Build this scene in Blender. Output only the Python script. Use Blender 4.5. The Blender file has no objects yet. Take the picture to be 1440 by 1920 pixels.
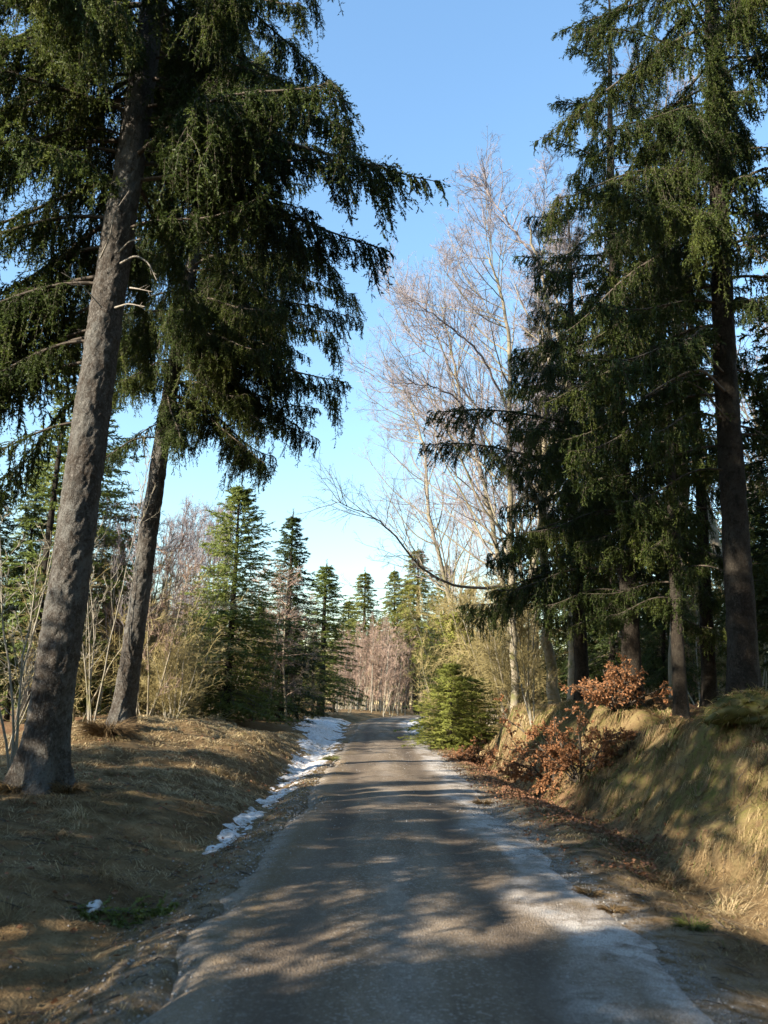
import bpy, math, random
import numpy as np
from mathutils import Matrix, Vector

# ------------------------------------------------------------------ camera, sky, sun, exposure
R = math.radians
sc = bpy.context.scene
COL = sc.collection
PITCH, ROLL, CAM_H, FPX = R(13.68), R(1.5), 1.6, 1500.0
_Rt = np.array([1.0, 0, 0]); _F = np.array([0, math.cos(PITCH), math.sin(PITCH)]); _U = np.array([0, -math.sin(PITCH), math.cos(PITCH)])
RX = math.cos(ROLL) * _Rt + math.sin(ROLL) * _U
UX = -math.sin(ROLL) * _Rt + math.cos(ROLL) * _U
CAMP = np.array([0.0, 0.0, CAM_H])
cam = bpy.data.cameras.new("camera"); cam_o = bpy.data.objects.new("camera", cam); COL.objects.link(cam_o)
m = Matrix.Identity(4)
for i in range(3):
    m[i][0], m[i][1], m[i][2], m[i][3] = RX[i], UX[i], -_F[i], CAMP[i]
cam_o.matrix_world = m
cam.sensor_fit = 'VERTICAL'; cam.sensor_height = 36; cam.lens = FPX / 1920 * 36
cam.clip_start = 0.1; cam.clip_end = 3000
cam.dof.use_dof = True; cam.dof.focus_distance = 19.0; cam.dof.aperture_fstop = 1.9
sc.camera = cam_o

SUN_EL = R(26); SUN_AZ = R(54)                    # azimuth: from straight behind the camera towards the left
SUN = np.array([-math.sin(SUN_AZ) * math.cos(SUN_EL), -math.cos(SUN_AZ) * math.cos(SUN_EL), math.sin(SUN_EL)])
w = bpy.data.worlds.new("World"); sc.world = w; w.use_nodes = True
nt = w.node_tree; nt.nodes.clear()
sky = nt.nodes.new('ShaderNodeTexSky'); sky.sky_type = 'NISHITA'; sky.sun_disc = False
sky.sun_elevation = SUN_EL; sky.sun_rotation = math.atan2(SUN[0], SUN[1])
sky.altitude = 500; sky.air_density = 2.0; sky.dust_density = 0.5; sky.ozone_density = 6.0
bg = nt.nodes.new('ShaderNodeBackground'); bg.inputs['Strength'].default_value = 0.11
wo = nt.nodes.new('ShaderNodeOutputWorld')
nt.links.new(sky.outputs[0], bg.inputs[0]); nt.links.new(bg.outputs[0], wo.inputs[0])
sl = bpy.data.lights.new("sun", 'SUN'); sl.energy = 4.8; sl.angle = R(0.55); sl.color = (1.0, 0.88, 0.72)
so = bpy.data.objects.new("sun", sl); COL.objects.link(so)
so.rotation_euler = Vector(SUN).to_track_quat('Z', 'Y').to_euler(); so.location = (-30, -20, 40)
sc.view_settings.view_transform = 'Standard'; sc.view_settings.look = 'None'
sc.view_settings.exposure = 1.65; sc.view_settings.gamma = 1.0; sc.view_settings.use_curve_mapping = False
sc.render.engine = 'CYCLES'
sc.cycles.use_denoising = True
sc.cycles.max_bounces = 5; sc.cycles.diffuse_bounces = 2; sc.cycles.glossy_bounces = 1
sc.cycles.transmission_bounces = 2; sc.cycles.transparent_max_bounces = 4
sc.cycles.caustics_reflective = False; sc.cycles.caustics_refractive = False

rng = np.random.default_rng(11)
def norm(v):
    return v / np.maximum(np.linalg.norm(v, axis=-1, keepdims=True), 1e-9)

def at(px, py, d):
    """the point seen at a pixel of the 1440x1920 photograph at depth d"""
    return CAMP + d * (_F + (px - 720) / FPX * RX + (960 - py) / FPX * UX)

# ------------------------------------------------------------------ noise
def _h(ix, iy, iz, seed):
    n = (ix.astype(np.int64) * 374761393 + iy.astype(np.int64) * 668265263 + iz.astype(np.int64) * 2147483647 + seed * 1274126177) & 0xffffffff
    n = ((n ^ (n >> 13)) * 1274126177) & 0xffffffff
    n = (n ^ (n >> 16)) & 0xffffffff
    n = (n * 668265263) & 0xffffffff
    return ((n ^ (n >> 15)) & 0xffffff) / float(0xffffff)
def noise(x, y, z=None, seed=0):
    x = np.asarray(x, float); y = np.asarray(y, float)
    ix, iy = np.floor(x), np.floor(y); fx, fy = x - ix, y - iy
    fx = fx * fx * (3 - 2 * fx); fy = fy * fy * (3 - 2 * fy)
    def plane(iz):
        a = _h(ix, iy, iz, seed); b = _h(ix + 1, iy, iz, seed); c = _h(ix, iy + 1, iz, seed); d = _h(ix + 1, iy + 1, iz, seed)
        return (a * (1 - fx) + b * fx) * (1 - fy) + (c * (1 - fx) + d * fx) * fy
    if z is None:
        return plane(np.zeros_like(ix)) * 2 - 1
    z = np.asarray(z, float); iz = np.floor(z); fz = z - iz; fz = fz * fz * (3 - 2 * fz)
    return (plane(iz) * (1 - fz) + plane(iz + 1) * fz) * 2 - 1
def fbm(x, y, o=3, seed=0):
    s = 0; a = 1.0; t = 0
    for k in range(o):
        s = s + a * noise(x * 2 ** k + 17.3 * k, y * 2 ** k - 9.1 * k, seed=seed + k); t += a; a *= .5
    return s / t
def sstep(a, b, x):
    t = np.clip((x - a) / (b - a), 0, 1); return t * t * (3 - 2 * t)

# ------------------------------------------------------------------ terrain
def road_c(y):
    y = np.asarray(y, float)
    q = np.clip(y - 50, 0, 24)
    return 0.20 + .008 * q * q + np.clip(y - 74, 0, None) * .384
def road_z(y):
    y = np.asarray(y, float); q = np.clip(y, 0, 60)
    return .0002 * q * q + .45 * (1 - np.exp(-np.clip(y - 60, 0, None) / 20))
def terrain(x, y, fine=True):
    x = np.asarray(x, float); y = np.asarray(y, float)
    u = x - road_c(y); zr = road_z(y)
    Hb = np.interp(y, [-20, 6, 12, 18, 24, 27, 31, 40, 60, 90], [1.3, 1.4, 1.6, 1.6, 1.6, 1.35, .65, .35, .3, .3])
    bw = np.interp(y, [-20, 8, 14, 20, 25, 32, 60], [2.5, 2.4, 2.2, 1.6, 1.1, 1.8, 3.0])
    wob = .22 * noise(y * .45, y * 0 + 3.3, seed=5)
    dd = 3.12 + wob * .6
    ditch = -.17 * np.exp(-((u - dd) / .42) ** 2)
    bank = Hb * sstep(dd - .05, dd + bw, u + .18 * noise(x * .9, y * .7, seed=8)) + np.clip(u - dd - bw, 0, 12) * .02
    right = ditch + bank
    v = -u
    Hl = np.interp(y, [-20, 3, 11, 16, 19, 25, 32, 45, 70], [.15, .18, .26, .50, .92, .95, .55, .3, .25])
    dl = 2.15 + .12 * noise(y * .5, y * 0 + 7.7, seed=6)
    left = -.11 * np.exp(-((v - dl) / .35) ** 2) + Hl * (.7 * sstep(dl, dl + 1.7, v) + .3 * sstep(dl + 1, dl + 4.0, v)) - np.clip(v - 8, 0, 10) * .05
    base = np.where(u > 0, right, left)
    amp = sstep(1.35, 2.6, np.abs(u))
    hum = (.16 * fbm(x * .42, y * .42, 2, seed=20) + .07 * fbm(x * 1.3, y * 1.3, 2, seed=31))
    lft = sstep(2.2, 3.4, v) * sstep(14, 19, y) * (1 - sstep(34, 44, y))
    hum = hum + sstep(2.9, 3.6, u) * (.26 * noise(x * .8, y * .7, seed=46) + .17 * noise(x * 1.9, y * 1.7, seed=47)) * (1 - sstep(7, 9, u))
    hum = hum + lft * .20 * noise(x * .45 + .1 * y, y * .42, seed=44) + lft * .07 * noise(x * 1.7, y * 1.2, seed=48)
    hum = hum * (1 + .0 * x)
    z = zr + base + hum * amp
    if fine:
        z = z + amp * .035 * fbm(x * 4.1, y * 4.1, 2, seed=51)
        z = z + .012 * fbm(x * 6, y * 6, 2, seed=77) * (1 - .5 * amp)
    inside = 1 - sstep(1.28, 1.5, np.abs(u + .0))
    z = z - inside * .10
    far = sstep(90, 200, y) * 1.2
    return z + far
def ground_z(x, y):
    return float(terrain(np.array([x]), np.array([y]))[0])

# ------------------------------------------------------------------ mesh helpers
class MB:
    """collects triangles; build() links them as ONE mesh object"""
    def __init__(s): s.v = []; s.f = []; s.mi = []; s.n = 0; s.t = []
    def add(s, v, f, mi=0, tint=None):
        v = np.asarray(v, np.float32).reshape(-1, 3); f = np.asarray(f, np.int32).reshape(-1, 3)
        s.v.append(v); s.f.append(f + s.n); s.n += len(v); s.mi.append(np.full(len(f), mi, np.int32))
        s.t.append(np.zeros(len(v), np.float32) if tint is None else np.broadcast_to(np.asarray(tint, np.float32), (len(v),)))
    def mesh(s, name, mats, smooth=False):
        v = np.concatenate(s.v); f = np.concatenate(s.f); mi = np.concatenate(s.mi)
        me = bpy.data.meshes.new(name)
        me.vertices.add(len(v)); me.vertices.foreach_set('co', v.ravel())
        me.loops.add(f.size); me.loops.foreach_set('vertex_index', f.ravel())
        me.polygons.add(len(f)); me.polygons.foreach_set('loop_start', np.arange(0, f.size, 3, dtype=np.int32))
        me.polygons.foreach_set('loop_total', np.full(len(f), 3, np.int32))
        me.polygons.foreach_set('material_index', mi)
        sm = np.asarray(smooth)
        me.polygons.foreach_set('use_smooth', np.full(len(f), bool(smooth)) if sm.ndim == 0 else sm[mi])
        a = me.attributes.new('tint', 'FLOAT', 'POINT'); a.data.foreach_set('value', np.concatenate(s.t))
        for mt in (mats if isinstance(mats, (list, tuple)) else [mats]): me.materials.append(mt)
        me.update(calc_edges=True)
        return me
    def build(s, name, mats, parent=None, smooth=False):
        return link(name, s.mesh(name, mats, smooth), parent)
def link(name, me, parent=None):
    o = bpy.data.objects.new(name, me); COL.objects.link(o)
    if parent is not None: o.parent = parent
    return o
def tag(o, label, cat=None, group=None, kind=None):
    o['label'] = label
    if cat: o['category'] = cat
    if group: o['group'] = group
    if kind: o['kind'] = kind
    return o
def thing(name, loc, label, cat, group=None, rz=0.0, scale=1.0):
    o = bpy.data.objects.new(name, None); COL.objects.link(o)
    o.location = tuple(float(c) for c in loc); o.rotation_euler = (0, 0, rz)
    o.scale = (scale,) * 3 if np.isscalar(scale) else scale
    o.empty_display_size = .3
    return tag(o, label, cat, group)
def dup(root, loc, rz, scale, label, group=None, tilt=(0, 0)):
    r = root.copy(); COL.objects.link(r); r.location = tuple(float(c) for c in loc); r.rotation_euler = (tilt[0], tilt[1], rz)
    r.scale = (scale,) * 3 if np.isscalar(scale) else scale
    r['label'] = label
    if group: r['group'] = group
    elif 'group' in r: del r['group']
    for ch in list(root.children):
        c = ch.copy(); COL.objects.link(c); c.parent = r
    return r

def tubes(P, Rd, n=3, caps=False):
    """P (N,K,3) polylines, Rd (N,K) radii -> verts, tris"""
    P = np.asarray(P, float); Rd = np.asarray(Rd, float)
    N, K, _ = P.shape
    T = np.empty_like(P); T[:, 1:-1] = P[:, 2:] - P[:, :-2]; T[:, 0] = P[:, 1] - P[:, 0]; T[:, -1] = P[:, -1] - P[:, -2]
    T = norm(T)
    mean = norm(P[:, -1] - P[:, 0])
    ref = np.eye(3)[np.argmin(np.abs(mean), axis=1)][:, None, :]
    A = norm(np.cross(T, np.broadcast_to(ref, T.shape))); B = np.cross(T, A)
    th = np.arange(n) * 2 * np.pi / n
    V = P[:, :, None, :] + Rd[:, :, None, None] * (np.cos(th)[None, None, :, None] * A[:, :, None, :] + np.sin(th)[None, None, :, None] * B[:, :, None, :])
    idx = np.arange(N * K * n).reshape(N, K, n)
    a = idx[:, :-1, :]; b = np.roll(idx, -1, 2)[:, :-1, :]; c = np.roll(idx, -1, 2)[:, 1:, :]; d = idx[:, 1:, :]
    f = np.stack([np.stack([a, b, c], -1), np.stack([a, c, d], -1)], 3).reshape(-1, 3)
    return V.reshape(-1, 3), f

def grow(S, D, L, K, wig, trop, g):
    """polylines from S along D bending by random wiggle and a pull (trop) per step"""
    N = len(S); P = np.empty((N, K, 3)); P[:, 0] = S; D = norm(np.array(D, float)); st = (L / (K - 1))[:, None]
    trop = np.asarray(trop, float)
    for k in range(1, K):
        P[:, k] = P[:, k - 1] + D * st
        D = norm(D + g.normal(0, wig, (N, 3)) + trop)
    return P
def sample(P, i, t):
    """points and tangents on polylines i at parameters t"""
    K = P.shape[1]; q = np.clip(t * (K - 1), 0, K - 1.001); k = q.astype(int); fr = (q - k)[:, None]
    a = P[i, k]; b = P[i, k + 1]
    return a * (1 - fr) + b * fr, norm(b - a)
def side_dirs(T, ang, g, az=None):
    N = len(T); r = g.normal(0, 1, (N, 3)); a = norm(r - T * (r * T).sum(1, keepdims=True))
    ang = np.broadcast_to(np.asarray(ang, float), (N,))[:, None]
    return T * np.cos(ang) + a * np.sin(ang)
def spawn(P, Ls, n, t0, t1, ang, lf, g, angj=.2, lj=.3, taper=.6):
    """n children per polyline: starts, directions, lengths, parent index, t"""
    N = len(P); i = np.repeat(np.arange(N), n); t = t0 + (t1 - t0) * g.random(N * n)
    S, T = sample(P, i, t); D = side_dirs(T, ang + g.normal(0, angj, N * n), g)
    L = Ls[i] * lf * (1 - taper * t) * (1 + g.uniform(-lj, lj, N * n))
    return S, D, L, i, t
def needles(P0, P1, per, ln, wd, g, ang=.85):
    """bristles of leaf-sized triangles along each segment"""
    N = len(P0); i = np.repeat(np.arange(N), per); t = (np.tile(np.arange(per), N) + g.random(N * per)) / per
    T = norm(P1 - P0)[i]; B = P0[i] * (1 - t)[:, None] + P1[i] * t[:, None]
    D = side_dirs(T, ang + g.normal(0, .15, N * per), g)
    Wv = norm(np.cross(D, g.normal(0, 1, D.shape)))
    l = ln * g.uniform(.7, 1.25, len(B))[:, None]; h = wd * .5 * g.uniform(.7, 1.3, len(B))[:, None]
    V = np.stack([B - Wv * h, B + Wv * h, B + D * l], 1).reshape(-1, 3)
    return V, np.arange(len(V)).reshape(-1, 3)

# ------------------------------------------------------------------ materials
def mat(name):
    mt = bpy.data.materials.new(name); mt.use_nodes = True; t = mt.node_tree; t.nodes.clear()
    out = t.nodes.new('ShaderNodeOutputMaterial'); b = t.nodes.new('ShaderNodeBsdfPrincipled')
    t.links.new(b.outputs[0], out.inputs[0]); return mt, t, b, out
def N(t, kind, **k):
    n = t.nodes.new(kind)
    for a, v in k.items():
        if a in n.inputs: n.inputs[a].default_value = v
        else: setattr(n, a, v)
    return n
def ramp(t, fac, stops):
    r = t.nodes.new('ShaderNodeValToRGB'); e = r.color_ramp.elements
    while len(e) < len(stops): e.new(.5)
    for k, (p, c) in enumerate(stops): e[k].position = p; e[k].color = (*c, 1)
    t.links.new(fac, r.inputs[0]); return r.outputs[0]
def mix(t, fac, a, b, blend='MIX'):
    n = t.nodes.new('ShaderNodeMix'); n.data_type = 'RGBA'; n.blend_type = blend
    for s, v in ((0, fac), (6, a), (7, b)):
        if hasattr(v, 'node'): t.links.new(v, n.inputs[s])
        else: n.inputs[s].default_value = v if s == 0 else (*v, 1)
    return n.outputs[2]
def pos(t, scale=(1, 1, 1), obj=False):
    if obj: o = N(t, 'ShaderNodeTexCoord').outputs['Object']
    else: o = N(t, 'ShaderNodeNewGeometry').outputs['Position']
    mp = N(t, 'ShaderNodeMapping'); mp.inputs['Scale'].default_value = scale; t.links.new(o, mp.inputs[0]); return mp.outputs[0]
def noise_n(t, vec, scale, detail=4, rough=.6, out=0):
    n = N(t, 'ShaderNodeTexNoise'); n.inputs['Scale'].default_value = scale; n.inputs['Detail'].default_value = detail
    n.inputs['Roughness'].default_value = rough; t.links.new(vec, n.inputs['Vector']); return n.outputs[out]
def bump(t, b, h, s, d):
    n = N(t, 'ShaderNodeBump'); n.inputs['Strength'].default_value = s; n.inputs['Distance'].default_value = d
    t.links.new(h, n.inputs['Height']); t.links.new(n.outputs[0], b.inputs['Normal']); return n
def attr(t, name):
    a = N(t, 'ShaderNodeAttribute'); a.attribute_name = name; return a.outputs['Fac']
def math_n(t, op, a, b=0.0):
    n = N(t, 'ShaderNodeMath', operation=op)
    for i, v in enumerate((a, b)):
        if hasattr(v, 'node'): t.links.new(v, n.inputs[i])
        else: n.inputs[i].default_value = v
    return n.outputs[0]

def leafy(name, lo, mid_, hi, trans=.3, scale=1.6, rough=.55):
    mt, t, b, out = mat(name)
    p = pos(t); f = noise_n(t, p, scale, 3, .65); f2 = noise_n(t, p, 23, 1)
    oi = N(t, 'ShaderNodeObjectInfo').outputs['Random']
    f = math_n(t, 'ADD', math_n(t, 'MULTIPLY', f, .55), math_n(t, 'ADD', math_n(t, 'MULTIPLY', f2, .3), math_n(t, 'MULTIPLY', oi, .16)))
    c = ramp(t, f, [(.28, lo), (.5, mid_), (.72, hi)])
    t.links.new(c, b.inputs['Base Color']); b.inputs['Roughness'].default_value = rough
    b.inputs['Specular IOR Level'].default_value = .25
    tr = N(t, 'ShaderNodeBsdfTranslucent'); t.links.new(c, tr.inputs[0])
    mx = N(t, 'ShaderNodeMixShader'); mx.inputs[0].default_value = trans
    t.links.new(b.outputs[0], mx.inputs[1]); t.links.new(tr.outputs[0], mx.inputs[2]); t.links.new(mx.outputs[0], out.inputs[0])
    return mt
def woody(name, a, bcol, scale=30, stretch=.25, bd=.006, lichen=None, lf=.62):
    mt, t, b, out = mat(name)
    p = pos(t, (1, 1, stretch)); f = noise_n(t, p, scale, 5, .7)
    c = ramp(t, f, [(.3, a), (.7, bcol)])
    if lichen:
        g = noise_n(t, pos(t), 3.1, 4, .7)
        c = mix(t, ramp(t, g, [(lf - .08, (0, 0, 0)), (lf + .08, (1, 1, 1))]), c, lichen)
    t.links.new(c, b.inputs['Base Color']); b.inputs['Roughness'].default_value = .85; b.inputs['Specular IOR Level'].default_value = .2
    bump(t, b, f, .8, bd); return mt
def twig_mat(name, a, bcol, scale=1.2):
    mt, t, b, out = mat(name)
    p = pos(t); f = noise_n(t, p, scale, 3)
    oi = N(t, 'ShaderNodeObjectInfo').outputs['Random']
    f = math_n(t, 'ADD', math_n(t, 'MULTIPLY', f, .7), math_n(t, 'MULTIPLY', oi, .3))
    c = ramp(t, f, [(.35, a), (.65, bcol)]); t.links.new(c, b.inputs['Base Color']); b.inputs['Roughness'].default_value = .8
    b.inputs['Specular IOR Level'].default_value = .2
    return mt

M = {}
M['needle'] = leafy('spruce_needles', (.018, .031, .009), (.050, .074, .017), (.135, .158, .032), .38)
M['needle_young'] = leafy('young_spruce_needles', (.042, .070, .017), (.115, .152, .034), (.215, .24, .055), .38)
M['needle_yellow'] = leafy('sunny_spruce_needles', (.07, .09, .02), (.155, .17, .038), (.26, .255, .065), .38)  # lighter copy of the needles, sunlight put into the colour
M['needle_bush'] = leafy('sunlit_spruce_needles', (.12, .145, .03), (.27, .29, .06), (.39, .385, .10), .4)  # colour raised well above the other needles so the bushes look sunlit
M['needle_dead'] = leafy('withered_needles', (.08, .05, .025), (.13, .085, .045), (.19, .13, .07))
M['copper'] = leafy('withered_beech_leaves', (.16, .075, .035), (.32, .155, .07), (.48, .28, .145), .35, 3.0)
M['litter'] = leafy('fallen_leaf', (.10, .05, .026), (.20, .10, .055), (.33, .19, .11), .15, 5.0)
M['bough_wood'] = woody('bough_bark', (.05, .04, .03), (.12, .10, .08), 40)
M['dead_wood'] = woody('dead_branch_wood', (.15, .135, .11), (.34, .31, .26), 25)
M['beech_bark'] = woody('beech_bark', (.17, .145, .10), (.33, .29, .22), 9, .6, .004, (.13, .13, .05), .58)
M['beech_twig'] = twig_mat('beech_twigs', (.165, .14, .14), (.275, .242, .248))
M['pale_bark'] = woody('pale_sapling_bark', (.17, .155, .12), (.36, .33, .27), 20, .4, .003, (.2, .19, .09), .62)
M['olive_twig'] = twig_mat('lichen_covered_twigs', (.17, .14, .06), (.32, .265, .12))
M['red_twig'] = twig_mat('reddish_twigs', (.19, .13, .095), (.34, .25, .195))
M['dark_twig'] = twig_mat('dark_beech_twigs', (.06, .05, .042), (.11, .095, .08))
M['moss'] = leafy('moss', (.04, .042, .012), (.075, .075, .02), (.12, .11, .035), .1, 4)
M['stone'] = twig_mat('gravel_stone', (.17, .16, .145), (.55, .53, .5), 60)

def bark_mat(name, dark, mid_, light, cell=36):
    mt, t, b, out = mat(name)
    p = pos(t, (1, 1, .7), obj=True)
    wp = noise_n(t, p, 9, 3, .6, 1)
    va = N(t, 'ShaderNodeVectorMath', operation='SCALE'); va.inputs[3].default_value = .11; t.links.new(wp, va.inputs[0])
    vb = N(t, 'ShaderNodeVectorMath', operation='ADD'); t.links.new(p, vb.inputs[0]); t.links.new(va.outputs[0], vb.inputs[1])
    vo = N(t, 'ShaderNodeTexVoronoi'); vo.feature = 'DISTANCE_TO_EDGE'; vo.inputs['Scale'].default_value = cell; t.links.new(vb.outputs[0], vo.inputs['Vector'])
    vc = N(t, 'ShaderNodeTexVoronoi'); vc.inputs['Scale'].default_value = cell; t.links.new(vb.outputs[0], vc.inputs['Vector'])
    sep = N(t, 'ShaderNodeSeparateColor'); t.links.new(vc.outputs['Color'], sep.inputs[0])
    f = noise_n(t, p, 3.2, 4, .65)
    k = math_n(t, 'ADD', math_n(t, 'MULTIPLY', sep.outputs[0], .30), math_n(t, 'MULTIPLY', math_n(t, 'ADD', f, math_n(t, 'MULTIPLY', noise_n(t, p, 60, 3), .35)), .55))
    c = ramp(t, k, [(.25, dark), (.5, mid_), (.8, light)])
    crack = ramp(t, vo.outputs[0], [(0.0, (.25, .25, .25)), (.16, (1, 1, 1))])
    c = mix(t, crack, dark, c)
    c = mix(t, ramp(t, noise_n(t, p, 1.3, 5, .75), [(.45, (0, 0, 0)), (.62, (.75, .75, .75))]), c, (light[0] * .95, light[1] * 1.02, light[2] * 1.05))
    c = mix(t, ramp(t, noise_n(t, p, 11, 4, .8), [(.52, (0, 0, 0)), (.64, (.8, .8, .8))]), c, dark)
    t.links.new(c, b.inputs['Base Color']); b.inputs['Roughness'].default_value = .9; b.inputs['Specular IOR Level'].default_value = .15
    h = math_n(t, 'ADD', math_n(t, 'MULTIPLY', crack, .6), math_n(t, 'ADD', math_n(t, 'MULTIPLY', sep.outputs[1], .5), math_n(t, 'MULTIPLY', noise_n(t, p, 90, 3), .3)))
    bump(t, b, h, 1.0, .016); return mt
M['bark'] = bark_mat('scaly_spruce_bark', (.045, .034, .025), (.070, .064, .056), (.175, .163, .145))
M['bark2'] = bark_mat('shaded_spruce_bark', (.016, .013, .010), (.036, .029, .022), (.064, .054, .042), 40)  # darker copy of the bark, shade on the trunks put into the colour

# ground
mt, t, b, out = mat('dead_grass_ground'); M['ground'] = mt
p = pos(t)
n1 = noise_n(t, p, 1.1, 5, .62); n2 = noise_n(t, pos(t, (1, 1, .4)), 42, 3, .7); n3 = noise_n(t, p, 7, 4, .65)
c = ramp(t, math_n(t, 'ADD', math_n(t, 'MULTIPLY', n1, .5), math_n(t, 'ADD', math_n(t, 'MULTIPLY', n2, .28), math_n(t, 'MULTIPLY', n3, .25))),
         [(.34, (.065, .042, .022)), (.5, (.155, .105, .054)), (.68, (.29, .212, .115))])
c = mix(t, math_n(t, 'MULTIPLY', attr(t, 'moss'), ramp(t, n3, [(.35, (0, 0, 0)), (.62, (1, 1, 1))])), c, (.115, .115, .032))
lt = ramp(t, n2, [(.3, (.09, .045, .025)), (.7, (.27, .145, .085))])
c = mix(t, math_n(t, 'MULTIPLY', attr(t, 'litter'), ramp(t, n3, [(.3, (.2, .2, .2)), (.6, (1, 1, 1))])), c, lt)
gr = ramp(t, noise_n(t, p, 70, 2, .8), [(.3, (.12, .10, .08)), (.72, (.42, .385, .33))])
c = mix(t, math_n(t, 'MULTIPLY', attr(t, 'grit'), ramp(t, n3, [(.38, (.05, .05, .05)), (.58, (1, 1, 1))])), c, gr)
t.links.new(c, b.inputs['Base Color']); b.inputs['Roughness'].default_value = .95; b.inputs['Specular IOR Level'].default_value = .03
bump(t, b, math_n(t, 'ADD', n2, n3), .9, .03)

mt, t, b, out = mat('compacted_gravel_road'); M['road'] = mt
p = pos(t)
n1 = noise_n(t, pos(t, (1.6, .25, 1)), 1.5, 5, .6); n2 = noise_n(t, p, 95, 2, .85); n3 = noise_n(t, p, 13, 4, .7)
vo = N(t, 'ShaderNodeTexVoronoi'); vo.inputs['Scale'].default_value = 62; t.links.new(p, vo.inputs['Vector'])
sp = N(t, 'ShaderNodeSeparateColor'); t.links.new(vo.outputs['Color'], sp.inputs[0])
k = math_n(t, 'ADD', math_n(t, 'MULTIPLY', n1, .55), math_n(t, 'ADD', math_n(t, 'MULTIPLY', n2, .25), math_n(t, 'MULTIPLY', n3, .22)))
c = ramp(t, k, [(.36, (.108, .084, .060)), (.52, (.205, .162, .116)), (.68, (.32, .262, .195))])
c = mix(t, math_n(t, 'MULTIPLY', ramp(t, sp.outputs[0], [(.82, (0, 0, 0)), (.9, (1, 1, 1))]), .7), c, (.36, .32, .27))
c = mix(t, math_n(t, 'MULTIPLY', attr(t, 'rut'), .8), c, (.105, .084, .066))
c = mix(t, math_n(t, 'MULTIPLY', attr(t, 'dirt'), ramp(t, n3, [(.36, (.1, .1, .1)), (.6, (1, 1, 1))])), c, ramp(t, n2, [(.3, (.07, .047, .026)), (.7, (.25, .185, .10))]))
gr = ramp(t, noise_n(t, p, 75, 2, .8), [(.3, (.29, .26, .23)), (.7, (.68, .64, .58))])
c = mix(t, math_n(t, 'MULTIPLY', attr(t, 'grit'), ramp(t, noise_n(t, p, 4.2, 5, .75), [(.36, (.12, .12, .12)), (.55, (1, 1, 1))])), c, gr)
t.links.new(c, b.inputs['Base Color']); b.inputs['Roughness'].default_value = .95; b.inputs['Specular IOR Level'].default_value = .03
bump(t, b, math_n(t, 'ADD', math_n(t, 'MULTIPLY', vo.outputs[0], 1.0), n2), .8, .012)

mt, t, b, out = mat('old_snow'); M['snow'] = mt
p = pos(t); f = noise_n(t, p, 9, 5, .7); f2 = noise_n(t, p, 60, 2)
c = ramp(t, f, [(.36, (.36, .32, .27)), (.5, (.60, .59, .58)), (.66, (.78, .79, .80))])
c = mix(t, ramp(t, f2, [(.58, (0, 0, 0)), (.66, (.85, .85, .85))]), c, (.3, .24, .17))
t.links.new(c, b.inputs['Base Color']); b.inputs['Roughness'].default_value = .55
bump(t, b, math_n(t, 'ADD', f, math_n(t, 'MULTIPLY', f2, .3)), .8, .05)

mt, t, b, out = mat('dry_grass_blades'); M['grass'] = mt
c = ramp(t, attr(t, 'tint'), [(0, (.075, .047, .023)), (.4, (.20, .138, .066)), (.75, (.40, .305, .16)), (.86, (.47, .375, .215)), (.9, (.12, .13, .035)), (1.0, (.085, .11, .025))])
t.links.new(c, b.inputs['Base Color']); b.inputs['Roughness'].default_value = .7; b.inputs['Specular IOR Level'].default_value = .2
tr = N(t, 'ShaderNodeBsdfTranslucent'); t.links.new(c, tr.inputs[0]); mx = N(t, 'ShaderNodeMixShader'); mx.inputs[0].default_value = .25
t.links.new(b.outputs[0], mx.inputs[1]); t.links.new(tr.outputs[0], mx.inputs[2]); t.links.new(mx.outputs[0], out.inputs[0])

# ------------------------------------------------------------------ ground sheet and road
def grid_obj(name, X, Y, Z, mats, attrs=None, keep=None, smooth=True):
    ny, nx = X.shape; idx = np.arange(nx * ny).reshape(ny, nx)
    a, b_, c_, d_ = idx[:-1, :-1], idx[:-1, 1:], idx[1:, 1:], idx[1:, :-1]
    q = np.stack([a, b_, c_, d_], -1).reshape(-1, 4)
    if keep is not None:
        kv = keep.ravel(); q = q[kv[q].any(1)]
    f = np.concatenate([q[:, [0, 1, 2]], q[:, [0, 2, 3]]])
    used = np.unique(f); rem = np.full(nx * ny, -1); rem[used] = np.arange(len(used))
    mb = MB(); V = np.stack([X, Y, Z], -1).reshape(-1, 3)[used]; mb.add(V, rem[f])
    me = mb.mesh(name, mats, smooth)
    for k, v in (attrs or {}).items():
        at_ = me.attributes.new(k, 'FLOAT', 'POINT'); at_.data.foreach_set('value', np.asarray(v, np.float32).ravel()[used])
    return link(name, me)
def steps(a, b, s0, k):
    o = [a]
    while o[-1] < b: o.append(o[-1] + max(s0, k * abs(o[-1] - 2)))
    return np.array(o)
ys = np.concatenate([-steps(4, 70, .35, .06)[::-1][:-1] * 1 + 2.0, steps(-2, 900, .095, .0135)])
xs_r = np.concatenate([np.arange(0, 6.5, .08), steps(6.5, 400, .14, .09)]); xs = np.concatenate([-xs_r[::-1][:-1], xs_r])
ys = np.unique(np.round(ys, 4)); X, Y = np.meshgrid(xs, ys)
Xc = X + road_c(Y) * np.exp(-(X / 60) ** 2)
Z = terrain(Xc, Y); U = Xc - road_c(Y)
moss = sstep(3.2, 4.0, U) * (1 - sstep(6.5, 8.5, U)) * sstep(5, 11, Y) * np.clip(.55 + fbm(Xc * .8, Y * .8, 2, 91), 0, 1) + .35 * sstep(2.4, 4, -U) * np.clip(fbm(Xc * .6, Y * .6, 2, 92), 0, 1)
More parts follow.
